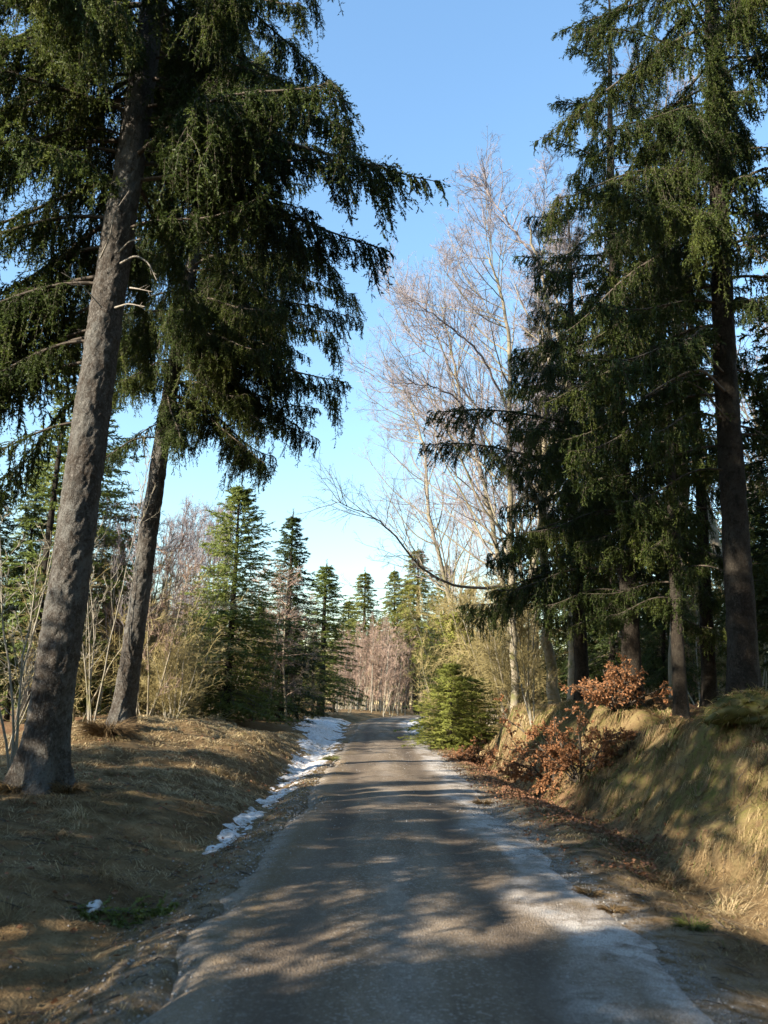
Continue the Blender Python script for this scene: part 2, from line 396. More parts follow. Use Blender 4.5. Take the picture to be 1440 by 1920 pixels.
litter = np.clip(sstep(5.0, 6.0, U) * (Y > 3) + sstep(1.9, 2.3, U) * (1 - sstep(3.1, 3.9, U)) * sstep(9, 16, Y) * (.6 + .6 * fbm(Xc * 1.1, Y * .6, 2, 93)) + sstep(7, 9, -U) * .7, 0, 1)
grit = np.clip((1 - sstep(1.7, 2.1, U)) * sstep(1.1, 1.3, U) + .55 * sstep(1.1, 1.4, -U) * (1 - sstep(1.6, 2.2, -U)) + .4 * (1 - sstep(1.9, 2.9, U)) * sstep(1.1, 1.3, U), 0, 1)
gnd = grid_obj('ground', Xc, Y, Z, M['ground'], dict(moss=moss, litter=litter, grit=grit)); tag(gnd, 'dead grass verges and forest floor either side of the gravel track', kind='structure')

ys2 = steps(-8, 130, .07, .006); us = np.linspace(-1.95, 2.05, 58); U2, Y2 = np.meshgrid(us, ys2)
wob = .16 * noise(Y2 * .5, Y2 * 0, seed=61) + .08 * noise(Y2 * 1.9, Y2 * 0, seed=62)
edge = np.where(U2 > 0, 1.66 + wob, 1.30 + wob + .16 * fbm(Y2 * 2.6, U2 * 2.6, 2, 71))
crown = .035 * (1 - (U2 / 1.6) ** 2) - .16 * sstep(edge - .12, edge + .35, np.abs(U2))
rut = np.exp(-((U2 - .78) / .24) ** 2) + np.exp(-((U2 + .72) / .26) ** 2)
rut = rut * (.75 + .35 * noise(Y2 * .35, U2 * 3, seed=66))
Z2 = road_z(Y2) + crown - .022 * rut + .010 * fbm(U2 * 3.2, Y2 * 2.2, 3, 63) + .012
X2 = U2 + road_c(Y2)
dirt2 = sstep(.80 + .7 * fbm(U2 * 1.2, Y2 * .7, 3, 68), 1.35, -U2) + .45 * np.exp(-((U2 - .02) / .22) ** 2) * sstep(-.1, .4, fbm(U2 * .8, Y2 * .35, 2, 69)) + .9 * sstep(1.25, 1.65, U2) * np.clip(.3 - 1.8 * fbm(U2 * 2.2, Y2 * 1.1, 3, 72), 0, 1)
grit2 = sstep(.93 + .35 * noise(Y2 * .8, Y2 * 0, seed=67), 1.28, U2) * np.clip(.85 + 1.4 * fbm(U2 * 2.2, Y2 * 1.1, 3, 72), .05, 1) + .35 * sstep(1.1, 1.4, -U2) + .25 * np.exp(-(U2 / .18) ** 2) * (noise(Y2 * .4, Y2 * 0, seed=70) > 0)
rd = grid_obj('road', X2, Y2, Z2, M['road'], dict(rut=np.clip(rut, 0, 1), grit=np.clip(grit2, 0, 1), dirt=np.clip(dirt2, 0, 1))); tag(rd, 'compacted grey brown gravel forest road with worn wheel tracks', kind='structure')

# ------------------------------------------------------------------ snow left in the ditches
def snow_strip(ya, yb, u0, half, thick, seed, label, cat):
    yy = steps(ya, yb, .05, .004); uu = np.linspace(-1.25, 1.25, 62); UU, YY = np.meshgrid(uu, yy)
    c0 = np.interp(YY, *u0); hw = np.interp(YY, *half)
    XX = UU * np.maximum(hw, .35) * 1.15 + c0 + road_c(YY)
    e = 1 - (np.abs(UU * 1.15 * np.maximum(hw, .35)) / np.maximum(hw, .01)) ** 2
    nr = 1 - sstep(14, 24, YY); e = e + .95 * fbm(XX * 2.6, YY * 1.7, 3, seed) - .12 + (.5 + .9 * nr) * fbm(XX * 7, YY * 6, 2, seed + 9) - .3 * nr
    e = np.minimum(e, sstep(ya, ya + 1.2, YY) * 3 - 1.0 + .5 * fbm(XX * 4, YY * 4, 2, seed + 3)); e = np.minimum(e, sstep(yb, yb - 2.5, YY) * 3 - 1.0)
    ZZ = terrain(XX, YY) + thick * np.clip(e, -1.0, 1.3) + .022 * fbm(XX * 9, YY * 9, 2, seed + 5) - .01
    o = grid_obj('snow', XX, YY, ZZ, M['snow'], keep=e > -.25)
    return tag(o, label, cat, kind='stuff')
snow_strip(9.6, 56, ([8, 10, 14, 20, 28, 36, 46, 60], [-2.12, -2.12, -2.08, -2.08, -2.2, -2.7, -3.4, -3.6]), ([8, 10, 14, 18, 24, 32, 42, 60], [.13, .15, .20, .32, .52, .85, 1.25, 1.4]), .045, 201, 'strip of old crusted snow melting in the ditch left of the road', 'snow')
snow_strip(33, 58, ([30, 36, 45, 60], [1.95, 1.9, 2.1, 2.3]), ([30, 36, 45, 60], [.22, .34, .55, .8]), .06, 231, 'thin broken snow patch on the right road edge below the green bush', 'snow')

# ------------------------------------------------------------------ trunks
def trunk_mesh(name, H, r0, mt, sides=40, flare=.35, lean=(0, 0), wig=.1, seed=0, bark=.012, zmin=-.6, dz=.09, tip=.012, plates=0.0, tpow=1):
    g = np.random.default_rng(seed)
    zs = np.concatenate([np.arange(zmin, min(10, H), dz), np.arange(min(10, H), H, dz * 3.2), [H]])
    s = np.clip(zs / H, 0, 1)
    r = r0 * (1 - s ** tpow) ** (.85 if tpow == 1 else 1) + tip
    r = r * (1 + flare * np.exp(-np.clip(zs + .1, 0, None) / .38))
    th = np.arange(sides) * 2 * np.pi / sides; TH, ZZ = np.meshgrid(th, zs); Rr = np.repeat(r[:, None], sides, 1)
    roots = 1 + .9 * flare * np.exp(-np.clip(ZZ + .2, 0, None) / .42) * np.sin(TH * 5 + seed + 1.1 * np.sin(TH * 2))
    cx, cy, k = np.cos(TH), np.sin(TH), 1.0
    disp = bark * (noise(cx * r0 * 16, cy * r0 * 16, ZZ * 9, seed) + .8 * np.abs(noise(cx * r0 * 34, cy * r0 * 34, ZZ * 17, seed + 3))) + .03 * r0 / .3 * noise(cx * 1.6, cy * 1.6, ZZ * 1.3, seed + 5)
    if plates:
        ca, sa = np.cos(TH) * r0, np.sin(TH) * r0; wv = .03 * noise(ca * 9, sa * 9, ZZ * 6, seed + 11)
        pn = noise(ca * 17 + wv * 20, sa * 17, ZZ * 8 + wv * 12, seed + 12); pq = noise(ca * 31, sa * 31, ZZ * 17, seed + 13)
        disp = disp * .6 + plates * (sstep(-.12, .02, pn) + .6 * sstep(.0, .12, pq) - .7 * sstep(.45, .6, noise(ca * 5, sa * 5, ZZ * 2.2, seed + 14)))
    Rr = Rr * roots + disp * np.clip(Rr / r0, .2, 1)
    ax = lean[0] * zs + wig * noise(zs * .16, zs * 0 + 3, seed=seed + 7) - wig * noise(np.zeros(1), np.zeros(1) + 3, seed=seed + 7)
    ay = lean[1] * zs + wig * noise(zs * .16, zs * 0 + 8, seed=seed + 8) - wig * noise(np.zeros(1), np.zeros(1) + 8, seed=seed + 8)
    V = np.stack([Rr * cx + ax[:, None], Rr * cy + ay[:, None], ZZ], -1)
    n = sides; idx = np.arange(len(zs) * n).reshape(len(zs), n)
    a = idx[:-1]; b_ = np.roll(idx, -1, 1)[:-1]; c_ = np.roll(idx, -1, 1)[1:]; d_ = idx[1:]
    f = np.concatenate([np.stack([a, b_, c_], -1).reshape(-1, 3), np.stack([a, c_, d_], -1).reshape(-1, 3)])
    mb = MB(); mb.add(V.reshape(-1, 3), f)
    axis = lambda z: np.array([np.interp(z, zs, ax), np.interp(z, zs, ay), z])
    rad = lambda z: float(np.interp(z, zs, r))
    return mb.mesh(name, mt, True), axis, rad

# ------------------------------------------------------------------ drooping spruce boughs (shared by the near trees)
def bough_mesh(L, seed, droop=1.0, dens=1.0, hang=1.0, name='bough', nm='needle'):
    g = np.random.default_rng(seed); mb = MB()
    K = 22; tt = np.linspace(0, 1, K)
    ax = np.stack([L * tt * (1 - .08 * tt * droop), .05 * L * np.sin(tt * 3 + seed) * tt, L * (.06 * tt + droop * (-.78 * tt ** 2 + .46 * tt ** 3)) + .02 * L * np.sin(tt * 7 + seed)], -1)[None]
    v, f = tubes(ax, (.0075 * L * (1 - tt) ** .8 + .004)[None], 5); mb.add(v, f, 0)
    n2 = int(L / .10 * dens); t = .10 + .90 * (np.arange(n2 * 2) / (n2 * 2)) + g.normal(0, .012, n2 * 2); t = np.clip(t, .08, .985)
    S, T = sample(ax, np.zeros(len(t), int), t)
    sg = np.where(np.arange(len(t)) % 2, 1, -1)[:, None]; side = np.array([0, 1.0, 0])[None] * sg
    D = norm(T * g.uniform(.5, 1.2, (len(t), 1)) + side * g.uniform(.25, 1.0, (len(t), 1)) + g.normal(0, .28, (len(t), 3)) + np.array([0, 0, -.05]))
    clump = .65 + .7 * np.clip(noise(t * 7, t * 0 + seed, seed=seed), -.6, 1)
    ls = L * .25 * (np.clip(t / .35, .3, 1)) * (1.12 - t) ** .7 * g.uniform(.45, 1.3, len(t)) * clump + .12
    P = grow(S, D, ls, 7, .12, np.array([0, 0, -.46 * hang]), g)
    rr = np.linspace(.006, .002, 7)[None] * np.ones((len(P), 1)); v, f = tubes(P, rr, 3); mb.add(v, f, 0)
    # hanging twigs under the side branches
    npd = np.maximum(1, (ls / .16 * hang).astype(int)); i = np.repeat(np.arange(len(P)), npd); tq = g.random(len(i)) * .9 + .1
    Sp, Tp = sample(P, i, tq); Dp = Tp * .5 + g.normal(0, .35, Sp.shape) + np.array([0, 0, -.7])
    lp = (.10 + .13 * L * hang * g.random(len(i)) ** 1.6) * clump[i]
    Pp = grow(Sp, Dp, lp, 6, .09, np.array([0, 0, -.4]), g); v, f = tubes(Pp, np.linspace(.004, .0015, 6)[None] * np.ones((len(Pp), 1)), 3); mb.add(v, f, 0)
    segA = [P[:, 1:-1].reshape(-1, 3), Pp[:, 1:-1].reshape(-1, 3)]; segB = [P[:, 2:].reshape(-1, 3), Pp[:, 2:].reshape(-1, 3)]
    # short finger-like shoots on both
    for PP, ll in ((P, ls), (Pp, lp)):
        n3 = np.maximum(2, (ll / .075).astype(int)); i = np.repeat(np.arange(len(PP)), n3); tq = g.random(len(i)) * .9 + .1
        S3, T3 = sample(PP, i, tq); D3 = side_dirs(T3, .8 + g.normal(0, .2, len(i)), g); D3[:, 2] -= .1
        l3 = g.uniform(.07, .19, len(i)) * (1 - .35 * tq)
        P3 = np.stack([S3, S3 + norm(D3) * l3[:, None]], 1); segA.append(P3[:, 0]); segB.append(P3[:, 1])
    axs = ax[0, int(K * .6):]; segA.append(axs[:-1]); segB.append(axs[1:])
    A, B = np.concatenate(segA), np.concatenate(segB)
    v, f = needles(A, B, 6, .040, .020, g, .62)
    if name != 'bough':
        mb.add(v, f, 1); return mb.mesh(name, [M['bough_wood'], M[nm]], False)
    nb = MB(); fl = v.reshape(-1, 3, 3); cen = fl.mean(1); ns = norm(np.stack([.25 * np.ones(len(cen)), .5 * np.sign(cen[:, 1]) * np.minimum(np.abs(cen[:, 1]) / (.2 * L), 1), .75 * np.ones(len(cen))], -1) + g.normal(0, .38, cen.shape))
    gn = np.cross(fl[:, 1] - fl[:, 0], fl[:, 2] - fl[:, 0]); f = f.copy(); fp = (gn * ns).sum(1) < 0; f[fp] = f[fp][:, [0, 2, 1]]
    nb.add(v, f); ne = nb.mesh('needles', M[nm], True); ne.normals_split_custom_set_from_vertices(np.repeat(ns, 3, 0).astype(np.float32))
    return mb.mesh(name, M['bough_wood'], True), ne
BOUGH = [bough_mesh(4.0, s, dr, 1.0, hg) for s, dr, hg in ((1, 1.0, 1.2), (2, 1.35, 1.6), (3, .8, 1.0), (4, 1.15, 1.8))]
BOUGH_S = [bough_mesh(2.4, s, dr, 1.0, hg) for s, dr, hg in ((5, .8, .9), (6, 1.0, 1.2), (7, .5, .7))]
SPRAY = [bough_mesh(1.3, s, .5, .9, .5) for s in (8, 9)]

def put_bough(root, axis, rad, z, az, L, up=0.0, roll=0.0, g=None):
    pool = BOUGH if L > 3.0 else (BOUGH_S if L > 1.6 else SPRAY); base = 4.0 if L > 3.0 else (2.4 if L > 1.6 else 1.3)
    me = pool[int(g.integers(len(pool)))]
    o = link('bough', me[0], root); link('needles', me[1], o); p = axis(z); r = rad(z) * .6
    o.location = (p[0] + r * math.cos(az), p[1] + r * math.sin(az), p[2])
    s = L / base; o.scale = (s, s * (1 if g.random() < .5 else -1), s * float(g.uniform(.9, 1.15)))
    o.rotation_euler = (roll, -up, az); return o

def near_spruce(name, loc, H, r0, label, seed, boughs=(), rand=(), lean=(0, 0), bark='bark', drop=0.0, zfrom=5.0, Lmax=4.2, whorl=.42, per=4, flare=.35, avoid=None, sides=40, plates=.008, dz=.09, tpow=1):
    g = np.random.default_rng(seed)
    root = thing(name, loc, label, 'tree')
    me, axis, rad = trunk_mesh('trunk', H, r0, M[bark], sides, flare, lean, .12, seed, plates=plates, dz=dz, tpow=tpow)
    link('trunk', me, root)
    for (z, az, L, up) in boughs: put_bough(root, axis, rad, z - drop, R(az), L, up, float(g.normal(0, .08)), g)
    z = zfrom
    a0 = g.random() * 6.28
    while z < H - .5:
        s = (z - zfrom) / (H - zfrom)
        for k in range(per):
            az = a0 + k * 6.283 / per + g.normal(0, .3)
            L = Lmax * (1 - s) ** .75 * g.uniform(.65, 1.08) + .5
            if s < .12: L *= g.uniform(.45, 1.0)
            if avoid and avoid(z, math.degrees(az) % 360): continue
            put_bough(root, axis, rad, z + g.uniform(-.15, .15), az, L, -.12 + .75 * s ** 1.5 + g.normal(0, .08), float(g.normal(0, .12)), g)
        a0 += 2.4; z += whorl * g.uniform(.8, 1.25) * (1 + .3 * s)
    return root, axis, rad
def base_at(px, py, d):
    p = at(px, py, d); return np.array([p[0], p[1], ground_z(p[0], p[1])])
def dead_branch(root, pts, r, mt='dead_wood'):
    P = np.array(pts, float)
    k = np.linspace(0, len(P) - 1, 12); Q = np.stack([np.interp(k, np.arange(len(P)), P[:, i]) for i in range(3)], -1)
    Q[1:-1] = (Q[:-2] + 2 * Q[1:-1] + Q[2:]) / 4
    mb = MB(); v, f = tubes(Q[None], np.linspace(r, r * .35, 12)[None], 6); mb.add(v, f)
    S, T = sample(Q[None], np.zeros(3, int), np.array([.5, .72, .86])); D = side_dirs(T, .7, rng)
    P2 = grow(S, D, np.array([.16, .13, .09]), 4, .15, np.zeros(3), rng); v, f = tubes(P2, np.linspace(r * .35, .002, 4)[None] * np.ones((3, 1)), 4); mb.add(v, f)
    return mb.build('dead_branch', M[mt], root, True)

# big spruce at left
L1 = base_at(75, 1485, 11.0)
t1, axis1, rad1 = near_spruce('spruce_tree', L1, 27.0, .262, 'thick scaly-barked spruce with bleached dead branch stubs, tallest at left foreground', 21,
    boughs=[(9.6, 168, 4.4, .05), (10.4, 178, 4.6, .1), (11.3, 165, 4.8, .15), (12.2, 182, 4.8, .15), (13.2, 170, 4.8, .2), (11.8, 150, 4.4, .1), (5.3, 172, 2.4, -.2), (5.8, 145, 2.6, -.15), (6.7, 168, 3.8, -.1), (7.0, 155, 3.0, -.1), (7.9, 172, 4.2, 0), (8.8, 180, 4.4, .05), (9.2, 262, 2.8, -.05), (6.3, 160, 3.0, -.1), (6.6, 182, 3.4, -.1), (7.4, 150, 3.6, 0), (7.6, 178, 4.3, .0), (8.3, 165, 4.0, .05), (8.6, 335, 3.0, .05), (8.9, 120, 3.8, .1),
            (9.6, 355, 4.6, .22), (9.9, 20, 4.8, .2), (10.1, 320, 4.6, .15), (10.5, 40, 4.4, .2), (10.7, 0, 5.2, .3), (10.9, 215, 4.4, .1)],
    lean=(.015, 0), sides=92, dz=.038, plates=.011, flare=.62, tpow=1.7, zfrom=9.0, Lmax=4.6, whorl=.50, per=5, avoid=lambda z, a: (z < 9.6 and not (90 < a < 190)) or (z < 11.5 and 215 < a < 305))
def on1(px, py, extra=0.0, d0=11.6):
    return at(px, py, d0) - L1 + np.array([0, extra, 0])
for pts, r in ([[(222, 474, 0), (250, 467, -.2), (275, 470, -.3)], .022], [[(226, 494, 0), (262, 492, -.2), (288, 510, -.25), (304, 545, -.3)], .026],
               [[(240, 533, .1), (262, 548, -.1), (292, 560, -.2)], .02], [[(216, 577, 0), (248, 582, -.2), (284, 597, -.35)], .026],
               [[(188, 484, .0), (213, 455, -.15), (222, 415, -.2), (252, 378, -.25)], .02], [[(200, 590, -.2), (172, 560, -.4), (140, 545, -.5)], .016]):
    dead_branch(t1, [on1(px, py, e) for px, py, e in pts], r * .68)
# second spruce at left
L2 = base_at(226, 1370, 18.0)
t2, axis2, rad2 = near_spruce('spruce_tree', L2, 24.0, .225, 'slimmer leaning spruce on the straw hummock, its crown hanging over the verge', 33,
    boughs=[(7.6, 300, 2.6, -.1), (7.9, 10, 3.0, -.2), (8.2, 330, 3.8, -.1), (8.6, 355, 4.0, -.05), (8.9, 30, 3.6, -.05), (8.4, 200, 2.8, -.2), (6.8, 215, 2.2, -.25), (9.2, 310, 4.2, 0), (9.4, 350, 4.6, 0),
            (9.9, 15, 4.4, 0), (10.3, 335, 4.6, .05), (10.8, 0, 4.6, .1), (11.4, 325, 4.4, .1), (11.9, 10, 4.4, .15), (7.2, 150, 2.0, -.2)],
    lean=(.055, 0), sides=64, dz=.05, plates=.011, zfrom=7.8, Lmax=4.3, whorl=.48, per=4, bark='bark', avoid=lambda z, a: z < 9 and 80 < a < 190)
# right spruces
R1 = base_at(1395, 1305, 12.0)
t3, axis3, rad3 = near_spruce('spruce_tree', R1, 24.0, .20, 'straight dark spruce on top of the grassy bank beside the mossy mound', 47,
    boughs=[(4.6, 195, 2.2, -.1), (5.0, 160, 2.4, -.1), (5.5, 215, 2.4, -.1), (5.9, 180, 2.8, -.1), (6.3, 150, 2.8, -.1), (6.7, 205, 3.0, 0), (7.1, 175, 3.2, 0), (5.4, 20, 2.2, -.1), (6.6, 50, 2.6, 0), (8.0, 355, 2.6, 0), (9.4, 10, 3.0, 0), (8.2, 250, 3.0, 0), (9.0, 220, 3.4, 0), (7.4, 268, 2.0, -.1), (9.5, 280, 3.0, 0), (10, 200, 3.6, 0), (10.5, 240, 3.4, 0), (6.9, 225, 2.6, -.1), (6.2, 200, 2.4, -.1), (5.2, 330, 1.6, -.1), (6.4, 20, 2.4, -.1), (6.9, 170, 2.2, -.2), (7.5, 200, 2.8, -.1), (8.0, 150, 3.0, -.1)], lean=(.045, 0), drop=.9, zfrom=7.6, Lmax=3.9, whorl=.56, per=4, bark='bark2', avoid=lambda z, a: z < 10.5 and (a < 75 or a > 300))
for pts, r in ([[(1352, 672, 12, 0), (1300, 702, 12, -.3), (1235, 738, 12, -.5), (1185, 772, 12, -.6)], .028], [[(1350, 628, 12, 0), (1300, 660, 12, -.2), (1250, 700, 12, -.5)], .02],
               [[(1345, 420, 12.6, 0), (1378, 470, 12.6, -.3), (1420, 540, 12.6, -.6), (1440, 570, 12.6, -.7)], .018], [[(1352, 735, 12, 0), (1312, 742, 12, -.2), (1272, 735, 12, -.4)], .015]):
    P_ = [at(px, py, d) + np.array([0, e, 0]) - R1 for px, py, d, e in pts]; za = P_[0][2] - .05; P_[0] = axis3(za); dead_branch(t3, P_, r, 'bough_wood')
R2 = base_at(1186, 1300, 17.0)
near_spruce('spruce_tree', R2, 19.0, .19, 'gloomy spruce with long hanging boughs behind the copper beech sapling', 52,
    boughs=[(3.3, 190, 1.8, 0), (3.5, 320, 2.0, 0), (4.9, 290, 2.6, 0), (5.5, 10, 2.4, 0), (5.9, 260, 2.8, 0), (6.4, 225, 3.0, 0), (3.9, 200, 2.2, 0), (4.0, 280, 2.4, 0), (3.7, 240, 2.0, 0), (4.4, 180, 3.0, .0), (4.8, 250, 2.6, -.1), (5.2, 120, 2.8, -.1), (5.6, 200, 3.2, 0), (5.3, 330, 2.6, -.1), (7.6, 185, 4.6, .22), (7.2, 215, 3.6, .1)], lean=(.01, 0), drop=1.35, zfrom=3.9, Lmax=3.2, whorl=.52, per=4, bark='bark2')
R3 = base_at(1092, 1296, 20.5)
near_spruce('spruce_tree', R3, 15.0, .17, 'dark spruce whose low boughs reach towards the road beside the pale beech trunk', 63,
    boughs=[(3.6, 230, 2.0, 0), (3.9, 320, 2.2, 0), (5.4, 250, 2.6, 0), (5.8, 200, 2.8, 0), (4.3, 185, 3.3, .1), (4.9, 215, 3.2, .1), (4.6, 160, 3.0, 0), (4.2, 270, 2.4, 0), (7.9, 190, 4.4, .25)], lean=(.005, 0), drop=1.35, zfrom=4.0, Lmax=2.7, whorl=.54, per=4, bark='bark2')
R4 = base_at(1330, 1290, 20.0)
near_spruce('spruce_tree', R4, 17.0, .16, 'shaded spruce standing back in the wood left of the straight dark trunk', 71, boughs=[(5.6, 230, 2.4, 0), (6.4, 190, 2.6, 0), (7.2, 260, 2.4, 0), (8.0, 210, 2.6, 0), (9.0, 240, 2.4, 0), (4.0, 250, 2.2, 0), (4.6, 200, 2.4, 0), (4.8, 290, 2.4, 0)], lean=(.01, 0), drop=1.2, zfrom=10.5, Lmax=1.8, whorl=.55, per=4, bark='bark2')

R5 = base_at(1275, 1292, 15.0)
near_spruce('spruce_tree', R5, 13.0, .11, 'thin shaded spruce hung with dark boughs left of the straight dark trunk on the bank', 83, boughs=[(3.6, 200, 1.7, 0), (4.2, 300, 1.9, 0), (4.7, 240, 2.0, 0), (5.2, 180, 2.0, 0), (3.9, 160, 1.8, 0), (4.4, 260, 1.9, 0)], drop=1.3, zfrom=4.2, Lmax=2.0, whorl=.6, per=4, bark='bark2', plates=.004)
# ------------------------------------------------------------------ conical spruces farther off
def crown_mesh(mb, mats, g):
    """leaf triangles are turned outwards and shaded with the normal of the foliage mass they belong to"""
    v = np.concatenate(mb.v).astype(float); f = np.concatenate(mb.f); mi = np.concatenate(mb.mi)
    nrm = np.stack([v[:, 0], v[:, 1], .45 * np.hypot(v[:, 0], v[:, 1]) + .12], -1); nrm = norm(norm(nrm) + g.normal(0, .33, v.shape))
    c = (nrm[f[:, 0]] + nrm[f[:, 1]] + nrm[f[:, 2]]); gn = np.cross(v[f[:, 1]] - v[f[:, 0]], v[f[:, 2]] - v[f[:, 0]])
    flip = (gn * c).sum(1) < 0; f[flip] = f[flip][:, [0, 2, 1]]
    k = 0
    for q in range(len(mb.f)): mb.f[q] = f[k:k + len(mb.f[q])]; k += len(mb.f[q])
    keep_n = mb.n; offs = 0
    m2 = MB(); m2.v = mb.v; m2.f = mb.f; m2.mi = mb.mi; m2.t = mb.t; m2.n = keep_n
    me = m2.mesh('crown', mats, True)
    me.normals_split_custom_set_from_vertices(nrm.astype(np.float32)); return me
def cone_spruce(name, H, Rb, seed, nm, nb=150, zlo=.06, sparse=0.0, droop=.25, dead=None, needle=(.085, .034), r0=None, top_up=.8, taper=.85):
    g = np.random.default_rng(seed); mb = MB()
    s = np.sort(g.random(nb) ** .9); s = s + .002 * np.sin(s * 150); s = np.clip(s, 0, .995); z = H * (zlo + (1 - zlo) * s * .975)
    side = 1 + .22 * noise(s * 6, np.arange(nb) % 5 * 1.7, seed=seed)
    L = Rb * ((1 - s) ** taper) * g.uniform(.42, 1.15, nb) * side + .07 * Rb
    L = L * np.clip(s / .06, .55, 1)
    keep = g.random(nb) > sparse * .5; z, L, s = z[keep], L[keep], s[keep]; n = len(z)
    az = np.arange(n) * 2.399 + g.normal(0, .35, n)
    up = -.15 + top_up * s ** 1.4
    D = np.stack([np.cos(az) * np.cos(up), np.sin(az) * np.cos(up), np.sin(up)], -1)
    S = np.stack([np.zeros(n), np.zeros(n), z], -1)
    P = grow(S, D, L, 8, .05, np.array([0, 0, -.07 * droop / .25]), g)
    # tips turn up
    P[:, 5:, 2] += (L[:, None] * np.array([.01, .03, .06]))
    v, f = tubes(P, (np.linspace(.012, .004, 8)[None] * np.clip(L, .4, 3)[:, None]), 3); mb.add(v, f, 0)
    ns = np.maximum(4, (L / .17).astype(int)); i = np.repeat(np.arange(n), ns * 2); tq = .12 + .88 * g.random(len(i))
    S2, T2 = sample(P, i, tq); hz = norm(np.cross(T2, [0, 0, 1.0])) * np.where(g.random(len(i)) < .5, 1, -1)[:, None]
    D2 = norm(T2 * .8 + hz * g.uniform(.2, 1, (len(i), 1)) + g.normal(0, .32, (len(i), 3)))
    l2 = (L[i] * .30 * (1.15 - tq) + .12) * g.uniform(.5, 1.3, len(i))
    P2 = grow(S2, D2, l2, 4, .1, np.array([0, 0, -.22 * droop / .25]), g)
    A = np.concatenate([P2[:, :-1].reshape(-1, 3), P[:, 4:-1].reshape(-1, 3)]); B = np.concatenate([P2[:, 1:].reshape(-1, 3), P[:, 5:].reshape(-1, 3)])
    v, f = needles(A, B, 4, needle[0], needle[1], g, .75); mb.add(v, f, 1)
    lead = np.stack([np.zeros(7), np.zeros(7), np.linspace(H * .94, H * 1.03, 7)], -1); v, f = needles(lead[:-1], lead[1:], 8, needle[0], needle[1] * .8, g, .6); mb.add(v, f, 1)
    crown = crown_mesh(mb, [M['bough_wood'], M[nm]], g)
    tr, axis, rad = trunk_mesh('trunk', H, (r0 or H * .011), M['bark2'], 14, .3, (0, 0), .05, seed, .006, -.5, .3)
    return tr, crown
def tree_proto(name, tr, crown, loc, rz, scale, label, group=None):
    root = thing(name, loc, label, 'tree', group, rz, scale)
    link('trunk', tr, root); link('crown', crown, root); return root
def top_height(base, px, py):
    """height at which a vertical above base is seen at image row py"""
    lo, hi = .5, 40.0
    for _ in range(40):
        mid_ = (lo + hi) / 2; q = base + np.array([0, 0, mid_]) - CAMP
        y = 960 - FPX * (q @ UX) / (q @ _F)
        if y > py: lo = mid_
        else: hi = mid_
    return lo
CS = {
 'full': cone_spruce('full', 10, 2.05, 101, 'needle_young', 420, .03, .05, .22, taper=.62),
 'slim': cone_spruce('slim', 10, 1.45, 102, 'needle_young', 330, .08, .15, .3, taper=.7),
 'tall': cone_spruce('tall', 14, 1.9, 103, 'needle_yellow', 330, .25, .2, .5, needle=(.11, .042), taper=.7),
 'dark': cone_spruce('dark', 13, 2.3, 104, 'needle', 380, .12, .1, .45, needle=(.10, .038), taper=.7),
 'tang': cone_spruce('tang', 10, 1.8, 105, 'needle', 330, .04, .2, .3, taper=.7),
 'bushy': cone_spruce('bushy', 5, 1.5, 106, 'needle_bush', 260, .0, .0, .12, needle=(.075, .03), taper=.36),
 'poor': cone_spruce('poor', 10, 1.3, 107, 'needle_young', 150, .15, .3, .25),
}
CH = dict(full=10, slim=10, tall=14, dark=13, tang=10, bushy=5, poor=10)
protos = {}
def spruce(kind, px, pyb, d, pytop, label, group=None, wide=1.0, rz=None, hgt=None):
    b_ = base_at(px, pyb, d); H = hgt or top_height(b_, px, pytop); s = H / (CH[kind] * 1.02)
    rz = rng.random() * 6.28 if rz is None else rz
    if kind not in protos:
        protos[kind] = tree_proto('spruce_tree', *CS[kind], b_, rz, (s * wide, s * wide, s), label, group); return protos[kind]
    return dup(protos[kind], b_, rz, (s * wide * rng.uniform(.9, 1.1), s * wide * rng.uniform(.9, 1.1), s), label, group, tilt=(rng.normal(0, .022), rng.normal(0, .022)))
spruce('full', 420, 1385, 33, 900, 'sunlit green conical spruce with bare leader, tallest of the roadside young spruces', wide=1.45, rz=.4)
spruce('tang', 528, 1375, 40, 958, 'spruce shrouded in brown leafless twigs, right of the tallest young spruce', wide=1.45)
spruce('slim', 600, 1358, 54, 1052, 'dark green spruce standing over the snow where the road bends', wide=2.1)
spruce('tall', 676, 1330, 84, 1066, 'distant pointed spruce above the brown thicket at the road end', wide=1.8)
spruce('tall', 650, 1330, 90, 1120, 'short yellow-green spruce left of the distant pointed spruce', wide=1.9)
spruce('tall', 735, 1330, 82, 1062, 'slender yellow-green spruce over the end of the road', wide=1.4)
spruce('tall', 778, 1330, 76, 1022, 'tallest spruce above the road end, pale trunk showing under its crown', wide=1.7)
spruce('tall', 762, 1330, 88, 1080, 'distant spruce squeezed between two taller ones at the road end', wide=1.6)
spruce('tall', 825, 1330, 70, 1050, 'yellow-green spruce behind the overhanging beech limb', wide=1.7)
spruce('tall', 870, 1320, 60, 1090, 'bushy yellow-green spruce behind the olive lichen thicket', wide=1.7)
spruce('bushy', 846, 1372, 29, 1245, 'low rounded bright green spruce bush at the right road edge', wide=1.6)
spruce('bushy', 826, 1372, 32, 1290, 'smallest bright green spruce bush, nearest the snow on the right road edge', wide=2.0)
spruce('bushy', 884, 1350, 30, 1270, 'shaded green spruce bush behind the bright green roadside bush', wide=1.9)
spruce('bushy', 850, 1350, 37, 1150, 'yellow-green young spruce rising behind the low roadside bushes', wide=1.3)
spruce('poor', 40, 1400, 21, 640, 'thin spruce with a sparse tufted top at the left edge', wide=1.1)
spruce('full', 112, 1390, 27, 690, 'bright green spruce crown showing behind the thick left trunk', wide=1.15)
spruce('dark', 5, 1400, 25, 840, 'dark spruce filling the lower left edge behind the pale sapling', wide=.8)
